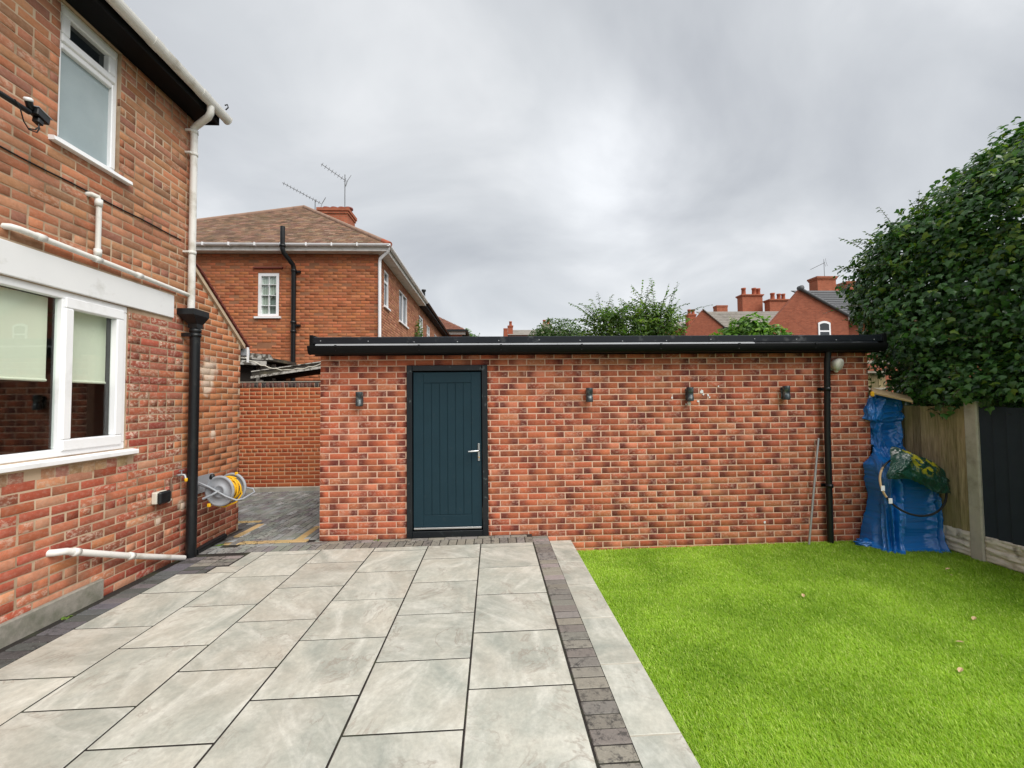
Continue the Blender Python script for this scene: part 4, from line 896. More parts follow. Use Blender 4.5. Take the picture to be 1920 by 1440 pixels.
# roof: front hip, right slope; tile courses
def tiles(A, Bp, T0, T1, cols, name, parent, gauge=.105, tw=.168, clip=None):
    """plain tiles on the plane through eave A->Bp and ridge T0->T1 (same order)"""
    A, Bp, T0, T1 = map(Vector, (A, Bp, T0, T1)); nrm = (Bp-A).cross(T0-A).normalized()
    if nrm.z < 0: nrm = -nrm
    up_ = nrm.cross((Bp-A).normalized()); up_ = up_ if up_.z > 0 else -up_; e = (Bp-A).normalized()
    H = (T0-A).dot(up_); n = int(H/gauge); VV = []; FF = []; CC = []
    for k in range(n+1):
        h = k*gauge; f = h/H; f2 = min(1, (h+gauge)/H); l0 = (A.lerp(T0, f)-A).dot(e); l1 = (Bp.lerp(T1, f)-A).dot(e)
        x = l0-(tw/2 if k % 2 else 0)
        while x < l1:
            a, b = max(x, l0), min(x+tw-.005, l1)
            if b-a > .03:
                z = random.uniform(0, .006); P = A+e*a+up_*h; Q = A+e*b+up_*h; o = len(VV); ln = up_*(gauge*1.15)
                VV += [P+nrm*(.016+z), Q+nrm*(.016+z), Q+ln+nrm*(.003), P+ln+nrm*(.003), P-nrm*.004, Q-nrm*.004]; FF += [(o, o+1, o+2, o+3), (o+4, o+5, o+1, o)]
                c = jit(random.choice(cols), random, .25, .06); CC += [(*c, 1)]*6
            x += tw
    return ob(name, npmesh(name, VV, FF, {'bc': ('FLOAT_COLOR', CC)}), M_TILE, parent, kind='stuff')
TC = [(.27, .165, .115), (.31, .19, .13), (.23, .145, .105), (.30, .205, .15), (.20, .13, .095)]
mat_hip = mat('brown_hip_tile', (.26, .165, .12), .9, .3, 6)
AP = Vector((-6.0, 14.15, 8.07)); EL = Vector((-10.9, YN-.30, 5.58)); ER = Vector((XN+.36, YN-.30, 5.58)); RB = Vector((-6.0, 17.0, 8.07)); ERB = Vector((XN+.36, 17.0, 5.58)); ELB = Vector((-10.9, 17.0, 5.58))
dk = MB(); off = Vector((0, 0, -.02)); dk.add([EL+off, ER+off, AP+off, ERB+off, RB+off, ELB+off], [(0, 1, 2), (1, 3, 4, 2), (0, 2, 4, 5), (0, 5, 3, 1)]); nroof = ob('roof', dk, M_FELT, NB)
tiles(EL, ER, AP, AP, TC, 'roof_tiles', nroof); tiles(ER, ERB, AP, RB, TC, 'roof_tiles', nroof)
for (P, Q, mm_) in ((ER, AP, .36), (EL, AP, .36), (AP, RB, .36)):
    n = int((Q-P).length/.34)
    for i in range(n):
        a = P.lerp(Q, i/n); b = P.lerp(Q, (i+1.05)/n); hb = MB(); hb.tube([a, b+Vector((0, 0, .010))], [.075, .066], 10); ob('hip_tile', hb, M_TERRA if (P == ER and i == 0) else mat_hip, nroof)
def chimney(parent, x0, x1, y0, y1, z0, z1, m, pots, capm=None, corb=.06, pr=.11, ph=.35):
    ch = ob('chimney', MB().box(x0, x1, y0, y1, z0, z1-.22).box(x0-corb*.5, x1+corb*.5, y0-corb*.5, y1+corb*.5, z1-.219, z1-.12).box(x0-corb, x1+corb, y0-corb, y1+corb, z1-.119, z1), m, parent)
    for (px, py, s) in pots: ob('chimney_pot', MB().lathe((px, py, z1), (0, 0, 1), [(pr*s*1.05, 0), (pr*s*.95, .06), (pr*s*.85, ph*s*.75), (pr*s*1.0, ph*s*.8), (pr*s*1.0, ph*s), (pr*s*.7, ph*s), (pr*s*.7, ph*s*.6)], 14), M_TERRA, ch)
    return ch
ch = chimney(NB, -6.55, -5.45, 16.7, 17.6, 7.4, 9.22, M_FARB2, [], corb=.07)
for i, x in enumerate((-6.35, -6.05, -5.75, -5.5)): ob('chimney_cowl', MB().lathe((x, 17.0, 9.22), (0, 0, 1), [(.12, 0), (.12, .05), (.17, .07), (.16, .13), (.05, .16), (0, .16)], 14), M_TERRA2, ch)
def yagi(name, base, top, boom0, boom1, label, els=9, el=.16):
    base, top, boom0, boom1 = map(Vector, (base, top, boom0, boom1)); a = thing(name, label, 'aerial', base, 'television aerials on the roofs')
    ob('mast', MB().tube([base, top], .018, 6), M_ANT, a); bm_ = ob('boom', MB().tube([boom0, boom1], .013, 6), M_ANT, a); d = (boom1-boom0).normalized(); s = d.cross(Vector((0, 0, 1))).normalized(); u_ = s.cross(d)
    for i in range(els): p = boom0.lerp(boom1, .04+.9*i/(els-1)); ob('element', MB().tube([p-s*el-u_*el*.3, p+s*el+u_*el*.3], .007, 5), M_ANT, bm_)
    q = boom1; ob('reflector', MB().tube([q+u_*.28+d*.05, q+d*.02, q-u_*.28+d*.05], .009, 5).tube([q+u_*.28+d*.05+s*.12, q+d*.02+s*.12, q-u_*.28+d*.05+s*.12], .009, 5), M_ANT, bm_)
yagi('roof_aerial', (-5.62, 16.9, 9.2), (-5.62, 16.9, 10.66), (-6.35, 16.4, 10.80), (-5.58, 16.95, 10.42), 'tall grey television aerial on the neighbour house chimney', 8, .10)
yagi('roof_aerial', (-6.75, 16.85, 8.6), (-6.75, 16.85, 9.62), (-7.75, 16.3, 10.0), (-6.55, 16.95, 9.50), 'low long television aerial on mast beside the neighbour chimney', 12, .09)
# further house of the terrace
N2 = thing('terrace_house', 'orange brick terrace house with black gutter adjoining the end-terrace house', 'house', (-6, 21, -.1))
SW2 = [(16.95, 18.0, 3.6, 5.10), (19.0, 19.95, 3.6, 5.08), (21.5, 22.6, 3.6, 5.08)]; SW2[0] = (17.05, 18.0, 3.6, 5.1)
core(N2, 'wall', (XN, 0, 0), (0, 1, 0), 17.002, 26.0, -.3, 5.46, SW2, .12, M_MORT_NB, back=.0025)
B = Bricks(); B.wall((XN, 0, 0), (0, 1, 0), S_NBS, courses(17.0, 26.0, 2.2, 5.44, .2325, .0752, .010, SW2), vis=False); B.build(N2)
for q in SW2: nwin(N2, 'y', q[0], q[1], q[2], q[3], [((q[0]+q[1])/2, .03)], [(q[3]-.38, .03)], XN)
ob('soffit', MB().box(XN+.001, XN+.26, 17.002, 26.0, 5.44, 5.47), M_FASC, N2); ob('fascia', MB().box(XN+.261, XN+.28, 17.002, 26.0, 5.43, 5.56), M_FASC, N2)
ob('gutter', MB().prism([(XN+.335-.055*math.cos(math.pi*i/8), 5.585-.06*math.sin(math.pi*i/8)) for i in range(9)], 1, 17.003, 26.0), M_BLACKP, N2)
rf2 = ob('roof', MB().add([(XN+.36, 17.01, 5.56), (XN+.36, 26, 5.56), (-6, 26, 8.05), (-6, 17.01, 8.05), (-10.9, 17.01, 5.56), (-10.9, 26, 5.56)], [(0, 1, 2, 3), (3, 2, 5, 4), (0, 4, 5, 1), (0, 3, 4), (1, 5, 2)]), M_FELT, N2)
tiles((XN+.36, 17.01, 5.58), (XN+.36, 26, 5.58), (-6, 17.01, 8.07), (-6, 26, 8.07), TC, 'roof_tiles', rf2)
ob('vent_pipe', MB().tube([(XN+.1, 17.6, 5.5), (XN+.1, 17.6, 6.15)], .06, 10).lathe((XN+.1, 17.6, 6.15), (0, 0, 1), [(.06, 0), (.09, .03), (.09, .09), (0, .11)], 10), M_BLACKP, N2)
N3 = thing('projecting_house', 'distant brick house with small hipped roof projecting past the terrace', 'house', (-3, 29, -.1))
ob('wall', MB().box(-6, -1.75, 26.2, 33, -.3, 5.75), M_FARB2, N3); ob('fascia', MB().box(-6.2, -1.5, 26.0, 26.19, 5.70, 5.95), M_UPVC, N3)
E0 = Vector((-1.45, 25.9, 5.95)); r3 = ob('roof', MB().add([(-8, 25.9, 5.95), E0, (-4.1, 28.4, 7.55), (-1.45, 33, 5.95), (-4.1, 33, 7.55), (-8, 33, 5.95)], [(0, 1, 2), (1, 3, 4, 2), (0, 2, 4, 5), (0, 5, 3, 1)]), M_FELT, N3)
tiles((-8, 25.9, 5.97), E0, (-4.1, 28.4, 7.57), (-4.1, 28.4, 7.57), [(.22, .10, .07), (.25, .12, .085), (.19, .09, .065)], 'roof_tiles', r3); ob('gutter', MB().box(-8.1, -1.35, 25.75, 25.89, 5.85, 5.97).box(-1.45, -1.33, 25.9, 33, 5.85, 5.97), M_BLACKP, N3)
ob('downpipe', MB().tube([(-2.62, 26.1, 5.8), (-2.62, 26.1, 1)], .05, 8), M_BLACKP, N3)

# ================================================================== FAR HOUSES (right)
def slope_roof(parent, eaveA, eaveB, ridgeB, ridgeA, m, n=14, th=.05, name='roof'):
    """stepped courses on one roof slope"""
    A, Bq, C_, D = map(Vector, (eaveA, eaveB, ridgeB, ridgeA)); nr_ = (Bq-A).cross(D-A).normalized(); nr_ = nr_ if nr_.z > 0 else -nr_; first = None
    for i in range(n):
        f0, f1 = i/n, (i+1)/n+.01; a, b, c, d = A.lerp(D, f0), Bq.lerp(C_, f0), Bq.lerp(C_, f1), A.lerp(D, f1)
        mb = MB(); mb.add([a+nr_*th, b+nr_*th, c+nr_*th*.15, d+nr_*th*.15, a-nr_*.05, b-nr_*.05, c-nr_*.05, d-nr_*.05], [(0, 1, 2, 3), (7, 6, 5, 4), (0, 4, 5, 1), (1, 5, 6, 2), (2, 6, 7, 3), (3, 7, 4, 0)]); ob('roof_course' if first else name, mb, m, first or parent); 
        if first is None: first = parent.children[-1] if False else bpy.data.objects[[o.name for o in COL.objects if o.parent == parent][-1]]
    return first
YF = 28.0
F1 = thing('slate_roof_house', 'far red brick gabled house with dark grey tiled roof and arched window', 'house', (22.5, 30, -.2))
pk = (21.09, 9.05); eR = (24.40, 7.12); eL = (17.8, 5.4)
gwl = MB(); gwl.prism([(17.8, -.3), (24.38, -.3), eR, (pk[0], pk[1]-.05), eL], 1, YF, YF+.3); ob('gable_wall', gwl, M_FARB, F1)
sw_ = MB(); sw_.box(24.385, 40, YF+.6, YF+.9, -.3, 7.1); ob('side_wall', sw_, M_FARB, F1)
slope_roof(F1, (24.5, YF-.15, 7.15), (40, YF-.15, 7.15), (40, YF+2.6, 9.12), (pk[0]+.05, YF+2.6, 9.12), M_SLATE, 13, .06) if False else None
r1 = slope_roof(F1, (24.46, YF-.06, 7.14), (40, YF-.06, 7.14), (40, YF+.9, 9.12), (21.15, YF+.9, 9.12), M_SLATE, 14, .045)
ob('verge', MB().tube([(pk[0]-.1, YF-.1, pk[1]), (24.5, YF-.1, 7.12)], .11, 6), M_SLATE, F1); ob('ridge_end', MB().lathe((pk[0], YF-.1, pk[1]+.02), (0, -1, 0), [(0, -.2), (.17, -.2), (.17, .1), (0, .1)], 10), M_SLATE, F1)
ob('gutter', MB().box(24.4, 40, YF-.22, YF-.1, 7.02, 7.12), M_BLACKP, F1); ob('fascia', MB().box(24.4, 40, YF-.09, YF+.55, 6.9, 7.06), M_UPVC, F1)
ob('soil_pipe', MB().tube([(24.95, YF-.3, 8.05), (24.95, YF-.3, 4)], .09, 8), M_BLACKP, F1)
aw = MB(); pol = []
wx0, wx1, wz0, wz1 = 22.24, 23.10, 5.2, 6.68
def arch(x0, x1, z0, z1, rise, n=8): return [(x0, z0), (x1, z0)]+[(x1+(x0-x1)*i/n, z1+rise*(1-(2*i/n-1)**2)) for i in range(n+1)]
wn = ob('window', MB().prism(arch(wx0, wx1, wz0, wz1, .13), 1, YF-.05, YF-.005), M_UPVC, F1)
ob('window_pane', MB().prism(arch(wx0+.11, wx1-.11, 6.18, wz1-.10, .09), 1, YF-.058, YF-.0505), M_DGLASS, wn); ob('window_pane', MB().box(wx0+.11, wx1-.11, YF-.058, YF-.0505, wz0+.1, 6.07), M_DGLASS, wn)
ob('brick_arch', MB().prism([(wx0-.12, wz1+.02), (wx0-.12, wz1+.22), (wx0+.43, wz1+.40), (wx1+.12, wz1+.22), (wx1+.12, wz1+.02), (wx0+.43, wz1+.17)], 1, YF-.012, YF-.001), M_FARB2, F1)
cc_ = chimney(F1, 23.05, 24.4, 28.9, 29.7, 8.4, 10.15, M_FARB2, [], corb=.09); chimney(F1, 25.3, 26.3, 31, 32, 8.4, 10.1, M_FARB2, [], corb=.02); chimney(F1, 27.0, 28.6, 31, 32, 8.4, 10.4, M_FARB2, [], corb=.09)
yagi('roof_aerial', (23.9, 29.3, 10.1), (23.9, 29.3, 11.4), (22.6, 28.9, 10.65), (24.0, 29.4, 11.28), 'thin television aerial on the slate-roofed house chimney', 9, .12)
YG = 40.0
F2 = thing('gabled_house', 'distant brick house with weathered slate roof and brick gable end', 'house', (22, 42, -.2))
ob('gable_wall', MB().prism([(18.6, -.3), (22.4, -.3), (22.4, 8.45), (20.37, 10.15), (18.6, 8.1)], 1, YG, YG+.3), M_FARB, F2)
slope_roof(F2, (22.45, YG-.1, 8.45), (36, YG-.1, 8.45), (36, YG+1.4, 10.28), (20.4, YG+1.4, 10.25), M_SLATE2, 10, .03)
ob('verge', MB().tube([(20.3, YG-.08, 10.22), (22.45, YG-.08, 8.45)], .07, 6), M_SLATE2, F2); ob('gutter', MB().box(22.2, 36, YG-.25, YG-.12, 8.30, 8.42), M_BLACKP, F2); ob('side_wall', MB().box(22.41, 36, YG+.5, YG+.7, 0, 8.4), M_FARB, F2)
chimney(F2, 22.6, 23.7, 41.6, 42.3, 9.6, 10.95, M_FARB2, [], corb=.03)
F3 = thing('chimney_terrace', 'distant terrace with two tall red chimney stacks and clay pots', 'house', (28, 46, -.2))
chimney(F3, 27.9, 30.2, 46, 47, 9.5, 13.15, M_FARB2, [(28.3, 46.4, 1.9), (29.5, 46.4, 1.9), (30.1, 46.6, 1.9)], corb=.13, pr=.13, ph=.42); chimney(F3, 30.0, 32.1, 44.5, 45.4, 9.5, 12.25, M_FARB2, [(30.6, 44.9, 1.8), (31.3, 44.9, 1.6), (31.8, 44.9, 1.6)], corb=.13, pr=.13, ph=.42)
ob('roof', MB().prism([(43.5, 10.4), (46.5, 12.3), (49.5, 10.4)], 0, 32.5, 44), M_SLATE2, F3); ob('wall', MB().box(26, 44, 44, 49, -.3, 10.4), M_FARB, F3)
F4 = thing('chimney_stack_house', 'tiny distant slate roof with red chimney between the trees', 'house', (21, 50, -.2))
ob('wall', MB().box(20.5, 26, 50, 55, -.3, 10.2), M_FARB, F4); ob('roof', MB().prism([(49.7, 10.2), (52.5, 11.3), (55.3, 10.2)], 0, 20.3, 26), M_SLATE2, F4); chimney(F4, 23.0, 23.9, 48.7, 49.5, 9.5, 11.5, M_TERRA, [(23.25, 49, 1.7), (23.7, 49, 1.7)], corb=.06, pr=.12)
F5 = thing('far_chimney_house', 'faint distant slate roof with two red chimneys above the outbuilding roof', 'house', (5, 50, -.2))
ob('wall', MB().box(1.6, 5.8, 50, 55, -.3, 9.3), M_FARB, F5); ob('roof', MB().prism([(49.7, 9.3), (52.5, 10.35), (55.3, 9.3)], 0, 1.5, 6.1), M_SLATE2, F5); chimney(F5, 2.0, 2.55, 50.2, 50.9, 8.8, 10.5, M_TERRA, [(2.3, 50.5, 1.5)], pr=.12); chimney(F5, 1.45, 1.9, 49.2, 49.6, 8.8, 10.0, M_TERRA, [], corb=.03)
F6 = thing('far_terrace', 'far brick terrace roof and chimney pots behind the round tree', 'house', (7.2, 52, -.2))
ob('wall', MB().box(5.9, 9.5, 52, 56, -.3, 9.6), M_FARB, F6); ob('roof', MB().prism([(51.7, 9.6), (54, 10.4), (56.3, 9.6)], 0, 5.8, 9.6), M_SLATE2, F6); chimney(F6, 6.3, 7.5, 52.5, 53.2, 9, 11.1, M_CONC, [(6.6, 52.8, 1.5), (7.1, 52.8, 1.5)], pr=.13)

# ================================================================== FENCE (right)
XF = 5.56
def post(y, lab): 
    p = ob('concrete_post', MB().box(XF-.055, XF+.055, y-.072, y+.062, -.5, 1.60, bev=.012), M_CONC, None, lab, 'fence post', 'concrete fence posts'); return p
post(4.60, 'slotted concrete fence post between the weathered boards and the dark grey boards'); post(2.72, 'concrete fence post at the open end of the dark grey boards'); post(6.48, 'concrete fence post behind the blue tarpaulin at the end of the weathered boards')
def boards(name, label, y0, y1, bw_, m, z0, z1, feather=.006):
    f = thing(name, label, 'fence panel', (XF, (y0+y1)/2, z0), 'fence panels'); y = y0; i = 0
    while y < y1-.02:
        b = min(y+bw_, y1); M = Matrix.Translation((XF-.012, (y+b)/2, 0)) @ Matrix.Rotation(rad(7), 4, 'Z'); ob('board', MB().box(-.007, .007, -(b-y)/2-.002, (b-y)/2-.003, z0, z1+random.uniform(-.006, .004), M, bev=.002), m, f); y += bw_; i += 1
    for z in (z0+.2, (z0+z1)/2, z1-.2): ob('rail', MB().box(XF+.008, XF+.045, y0, y1, z-.035, z+.035), m, f)
    return f
boards('fence_panel', 'weathered brown vertical board fence panel beside the blue tarpaulin', 4.665, 6.415, .105, M_WOOD, .10, 1.52)
boards('fence_panel', 'dark grey painted vertical board fence panel under the ivy', 2.785, 4.535, .125, M_GREYFENCE, .10, 1.52)
boards('fence_panel', 'dark grey painted vertical board fence panel beyond the open end post', .905, 2.655, .125, M_GREYFENCE, .10, 1.52); post(.84, 'concrete fence post furthest from the outbuilding')
def rockboard(y0, y1, label):
    ny, nz = int((y1-y0)/.014), 22; V = []; F = []
    rows = [0, .085, .165, .28]; rr_ = random.Random(int(y0*100)); cuts = [[0]+sorted(rr_.uniform(.1, y1-y0-.1) for _ in range(5))+[y1-y0] for _ in range(3)]
    for i in range(ny+1):
        for j in range(nz+1):
            y = (y1-y0)*i/ny; z = .28*j/nz; r = 0 if z < rows[1] else 1 if z < rows[2] else 2
            dj = min([abs(y-c) for c in cuts[r]]+[abs(z-q)*1.2 for q in rows]); h = min(1, dj/.022)**.6*(.022+.014*mnoise.noise((y*3+r*5, z*9, y0)))+.024*mnoise.noise((y*9, z*34, 2.2+y0))*min(1, dj/.02)
            V.append((XF-.018-max(h, -.005), y0+y, -.175+z))
    for i in range(ny):
        for j in range(nz): a = i*(nz+1)+j; F.append((a, a+1, a+nz+2, a+nz+1))
    o = thing('gravel_board', label, 'gravel board', (XF, (y0+y1)/2, -.2), 'rock-faced gravel boards'); ob('rock_face', npmesh('rock_face', V, F), M_ROCK, o); ob('back', MB().box(XF-.0175, XF+.03, y0, y1, -.4, .098), M_ROCK, o)
rockboard(4.665, 6.415, 'rock-faced concrete gravel board under the weathered fence boards'); rockboard(2.785, 4.535, 'rock-faced concrete gravel board under the dark grey fence boards near the ivy'); rockboard(.905, 2.655, 'rock-faced concrete gravel board beyond the open end post')
# neighbour's pale slatted fence seen past the outbuilding corner
BF = thing('slatted_fence', 'pale weathered fence with horizontal rails seen past the outbuilding corner', 'fence', (6.8, 8.0, -.3))
for i in range(14): ob('board', MB().box(5.7+i*.15, 5.7+i*.15+.14, 8.0, 8.02, -.4, 2.12+.01*math.sin(i*3)), M_WOOD, BF)
for z, h in ((2.50, .05), (2.28, .06), (2.10, .04), (1.78, .035)): ob('rail', MB().box(5.65, 7.9, 7.94, 7.998, z, z+h), M_CONC, BF)
for x in (5.95, 7.3): ob('post', MB().box(x-.04, x+.04, 8.021, 8.10, -.4, 2.62), M_WOOD, BF)

# ================================================================== TARPAULIN HEAP
def lerp_tab(tab, z):
    if z >= tab[0][0]: return tab[0][1:]
    for a, b in zip(tab, tab[1:]):
        if z >= b[0]: f = (a[0]-z)/(a[0]-b[0]); return tuple(p+(q-p)*f for p, q in zip(a[1:], b[1:]))
    return tab[-1][1:]
#        z     xl    xr    yfront yback
TAB = [(1.66, 5.08, 5.47, 5.36, 5.60), (1.61, 5.02, 5.49, 5.28, 5.62), (1.48, 4.965, 5.49, 5.27, 5.60), (1.345, 4.94, 5.49, 5.255, 5.58), (1.315, 5.05, 5.48, 5.30, 5.58), (1.0, 5.07, 5.47, 5.30, 5.56),
       (.90, 5.04, 5.48, 5.20, 5.50), (.80, 4.92, 5.50, 4.99, 5.345), (.66, 4.885, 5.51, 4.93, 5.345), (.45, 4.89, 5.51, 4.95, 5.345), (.05, 4.88, 5.50, 4.93, 5.345), (-.08, 4.86, 5.495, 4.90, 5.345), (-.155, 4.83, 5.49, 4.86, 5.345), (-.185, 4.79, 5.48, 4.82, 5.345)]
def ridge(p): return 1-2*abs(mnoise.noise(Vector(p)))
def tarp():
    nu, nv = 260, 260; V = []; F = []
    for j in range(nv+1):
        z0 = 1.66-(1.66+.185)*(j/nv)
        xl, xr, yf, yb = lerp_tab(TAB, z0)
        for i in range(nu+1):
            s = i/nu; th = math.pi*(1.0-s)                   # left back -> front -> right back
            cxx, rx = (xl+xr)/2, (xr-xl)/2; co, si = math.cos(th), math.sin(th)
            ex = .5-.22*max(0, min(1, (.85-z0)/.2)); X = cxx+rx*math.copysign(abs(co)**ex, co); Y = yb-(yb-yf)*abs(si)**ex
            nx, ny = co*.7, -si
            wz = z0+.12*mnoise.noise((s*3, z0*2, 8.1)); ws = s+.05*mnoise.noise((s*2.3, z0*1.1, 2.9))
            low = max(0, min(1, (.95-z0)/.4)); hi = 1-low
            fold = .040*mnoise.noise((ws*4.2, z0*2.0, 1.7))                                  # bulges
            fold += .034*ridge((ws*7, wz*1.0, 6.2))*(.4+.6*low)                            # long hanging folds
            vert = max(0, min(1, (.42-z0)/.15))
            fold += .040*vert*(ridge((ws*13+.3*wz, wz*.5, 9.4))-.3)
            fold += (.026-.020*vert)*ridge((ws*5+wz*3, wz*5-ws*5, 3.3))                                 # diagonal drags
            fold += .007*ridge((ws*16-wz*9, wz*13+ws*4, 5.1))
            fold += .0030*ridge((ws*44+wz*12, wz*36-ws*18, 7.7))                            # crinkles
            lap = .035*math.exp(-((z0-.80)/.05)**2)*mnoise.noise((ws*6, 1, 1))
            d = 1.55*fold-.05+lap
            zz_ = z0+.05*mnoise.noise((s*5, z0*3, 9))*(1 if z0 > -.05 else .15)
            if z0 > 1.3: zz_ -= .10*max(0, (s-.45))*(z0-1.3)/.36
            V.append((min(X+nx*d, 5.53), Y+ny*d if X > 5.09 or z0 > 1.0 else min(Y+ny*d, 5.355), max(zz_, tz(X, Y, -.222))))
    for j in range(nv):
        for i in range(nu): a = j*(nu+1)+i; F.append((a, a+1, a+nu+2, a+nu+1))
    return npmesh('tarpaulin', V, F, smooth=True)
tp_ = thing('tarpaulin', 'crumpled blue tarpaulin draped over a heap in the fence corner', 'tarpaulin', (5.2, 5.2, -.2)); ob('sheet', tarp(), M_TARP, tp_)
def blanket(cx, cy, cz, rx, ry, rz, seed, n=40, m=26, amp=.06, flat=.0):
    V = []; F = []
    for j in range(m+1):
        ph = math.pi*j/m
        for i in range(n):
            th = 2*math.pi*i/n; d = Vector((math.sin(ph)*math.cos(th), math.sin(ph)*math.sin(th), math.cos(ph)))
            k = 1+amp*3*mnoise.noise(d*2.2+Vector((seed, 0, 0)))+amp*1.5*mnoise.noise(d*6+Vector((0, seed, 0)))+amp*.7*mnoise.noise(d*14+Vector((0, 0, seed)))
            V.append((cx+rx*d.x*k, cy+ry*d.y*k, cz+rz*d.z*k))
    for j in range(m):
        for i in range(n): a = j*n+i; b = j*n+(i+1) % n; F.append((a, b, b+n, a+n))
    return npmesh('sheet', V, F, smooth=True)
ob('stray_corner', blanket(4.80, 5.20, -.168, .14, .09, .045, 4.4, amp=.14), M_TARP, tp_)
ob('contents', MB().box(5.16, 5.38, 5.48, 5.62, .0, 1.5, bev=.03), M_DARKW, tp_)
# hoop
HC = Vector((5.045, 4.83, .60)); e1 = Vector((1, .10, -.03)).normalized(); e2 = Vector((.02, .30, .95)).normalized(); hn = e1.cross(e2)*1.0; hn = -hn if hn.y > 0 else hn
hoop = thing('hoop', 'large dark oval hoop leaning against the blue tarpaulin', 'hoop', HC)
hpt = lambda a, k=1.0: HC+e1*math.cos(a)*.435*k+e2*math.sin(a)*.335*k
ob('tube', MB().tube([hpt(math.pi*1.12+i/60*math.pi*1.70) for i in range(61)], .012, 8), M_HOOPT, hoop); ob('wooden_arc', MB().tube([hpt(math.pi*.78+i/20*math.pi*.34) for i in range(21)], .012, 8), M_WOODT, hoop)
for a in (math.pi*1.02, math.pi*1.16): q = hpt(a); ob('label_tag', MB().box(q.x-.022, q.x+.022, q.y-.018, q.y-.013, q.z-.03, q.z+.03, bev=.001), M_UPVC, hoop)
# green sack
def sack_mat():
    t = NT('printed_green_sack'); n1_ = t.noise(9, 3, .5, dist=1.2); c = t.mix(t.noise(9, 5), (.004, .028, .020), (.010, .075, .048))
    vd = t.n.new('ShaderNodeVectorMath'); vd.operation = 'DISTANCE'; t.l.new(t.pos, vd.inputs[0]); vd.inputs[1].default_value = (5.17, 4.82, .93)
    near = t.ramp(vd.outputs['Value'], .16, .24, (1, 1, 1), (0, 0, 0))
    c = t.mix(t.math('MULTIPLY', t.ramp(n1_, .505, .52), near), c, (.40, .36, .015))
    vd2 = t.n.new('ShaderNodeVectorMath'); vd2.operation = 'DISTANCE'; t.l.new(t.pos, vd2.inputs[0]); vd2.inputs[1].default_value = (4.93, 4.85, 1.02)
    near2 = t.ramp(vd2.outputs['Value'], .05, .13, (1, 1, 1), (0, 0, 0)); c = t.mix(t.math('MULTIPLY', t.ramp(t.noise(34, 2, .5, stretch=(1, 1, .35)), .56, .60), near2), c, (.6, .62, .6))
    t.bump(t.noise(22, 5, .6, dist=.5), .6, .012); return t.fin(c, .28, .6)
sk = thing('plastic_sack', 'dark green plastic sack printed with yellow leaves lying on the hoop', 'sack', (5.15, 5.0, .8)); M_SACK = sack_mat()
def sackmesh():
    nu, nv = 120, 70; V = []; F = []
    for j in range(nv+1):
        t_ = j/nv
        for i in range(nu+1):
            s_ = i/nu; a = -.40+.80*s_
            top = .335*math.sqrt(max(0, 1-(a/.435)**2))*.98+.15*math.exp(-((s_-.36)/.16)**2)+.02*mnoise.noise((s_*6, 0, 1)); bot = .07-.16*s_+.06*math.sin(s_*3.1)-.09*math.exp(-((s_-.72)/.2)**2)+.015*mnoise.noise((s_*9, 3, 1))
            b = top+(bot-top)*t_
            h = .05+.085*math.sin(math.pi*min(1, t_*.9+.08))*math.sin(math.pi*s_)**.5+.020*ridge((s_*5+t_*2.5, t_*3-s_*2, 2.2))+.012*ridge((s_*12-t_*5, t_*6, 4.4))+.005*ridge((s_*30, t_*22+s_*12, 1.1))
            h -= .10*math.exp(-((s_-.36)/.16)**2)*max(0, 1-t_*3)
            V.append(HC+e1*a+e2*b+hn*h)
    for j in range(nv):
        for i in range(nu): q = j*(nu+1)+i; F.append((q, q+1, q+nu+2, q+nu+1))
    return npmesh('bag', V, F, smooth=True)
ob('bag', sackmesh(), M_SACK, sk)
Mp = Matrix.Translation((5.20, 5.22, 1.665)) @ Matrix.Rotation(rad(-30), 4, 'Z') @ Matrix.Rotation(rad(17), 4, 'Y') @ Matrix.Rotation(rad(20), 4, 'X')
ob('plank', MB().box(-.20, .20, -.10, .10, -.012, .012, Mp, bev=.003), M_WOODT, None, 'short pale wooden plank resting on top of the blue tarpaulin heap', 'plank')
ob('yellow_clip', MB().box(4.915, 4.955, 5.18, 5.22, 1.645, 1.71, bev=.012), M_YEL, None, 'small yellow clip on the tarpaulin top beside the plank', 'clip')

# ================================================================== FOLIAGE
def frames(nrm, tip):
    nrm = nrm/np.linalg.norm(nrm, axis=1, keepdims=True); tip = tip-nrm*(nrm*tip).sum(1, keepdims=True); tip /= np.linalg.norm(tip, axis=1, keepdims=True)+1e-9
    return np.cross(tip, nrm), tip, nrm
IVY_T = np.array([(0, .40, .10), (0, 0, 0), (-.33, .02, -.05), (-.52, .34, -.08), (-.24, .52, 0), (0, 1, -.08), (.24, .52, 0), (.52, .34, -.08), (.33, .02, -.05)]); IVY_F = np.array([(0, i, i+1) for i in range(1, 8)]+[(0, 8, 1)])
OV_T = np.array([(0, 0, 0), (-.30, .42, .07), (0, .5, -.02), (.30, .42, .07), (0, 1, -.05)]); OV_F = np.array([(0, 2, 1), (0, 3, 2), (1, 2, 4), (2, 3, 4)])
def leafmesh(name, P, nrm, tip, size, col, T, Fc):
    r_, u_, n_ = frames(nrm, tip); k = len(T); n = len(P)
    V = P[:, None]+size[:, None, None]*(T[None, :, 0:1]*r_[:, None]+T[None, :, 1:2]*u_[:, None]+T[None, :, 2:3]*n_[:, None])
    F = (np.arange(n)[:, None, None]*k+Fc[None]).reshape(-1, 3); C = np.concatenate([col, np.ones((n, 1))], 1).repeat(k, 0)
    return npmesh(name, V.reshape(-1, 3), F, {'bc': ('FLOAT_COLOR', C)})
def rnd_dir(n):
    v = RN.normal(size=(n, 3)); return v/np.linalg.norm(v, axis=1, keepdims=True)
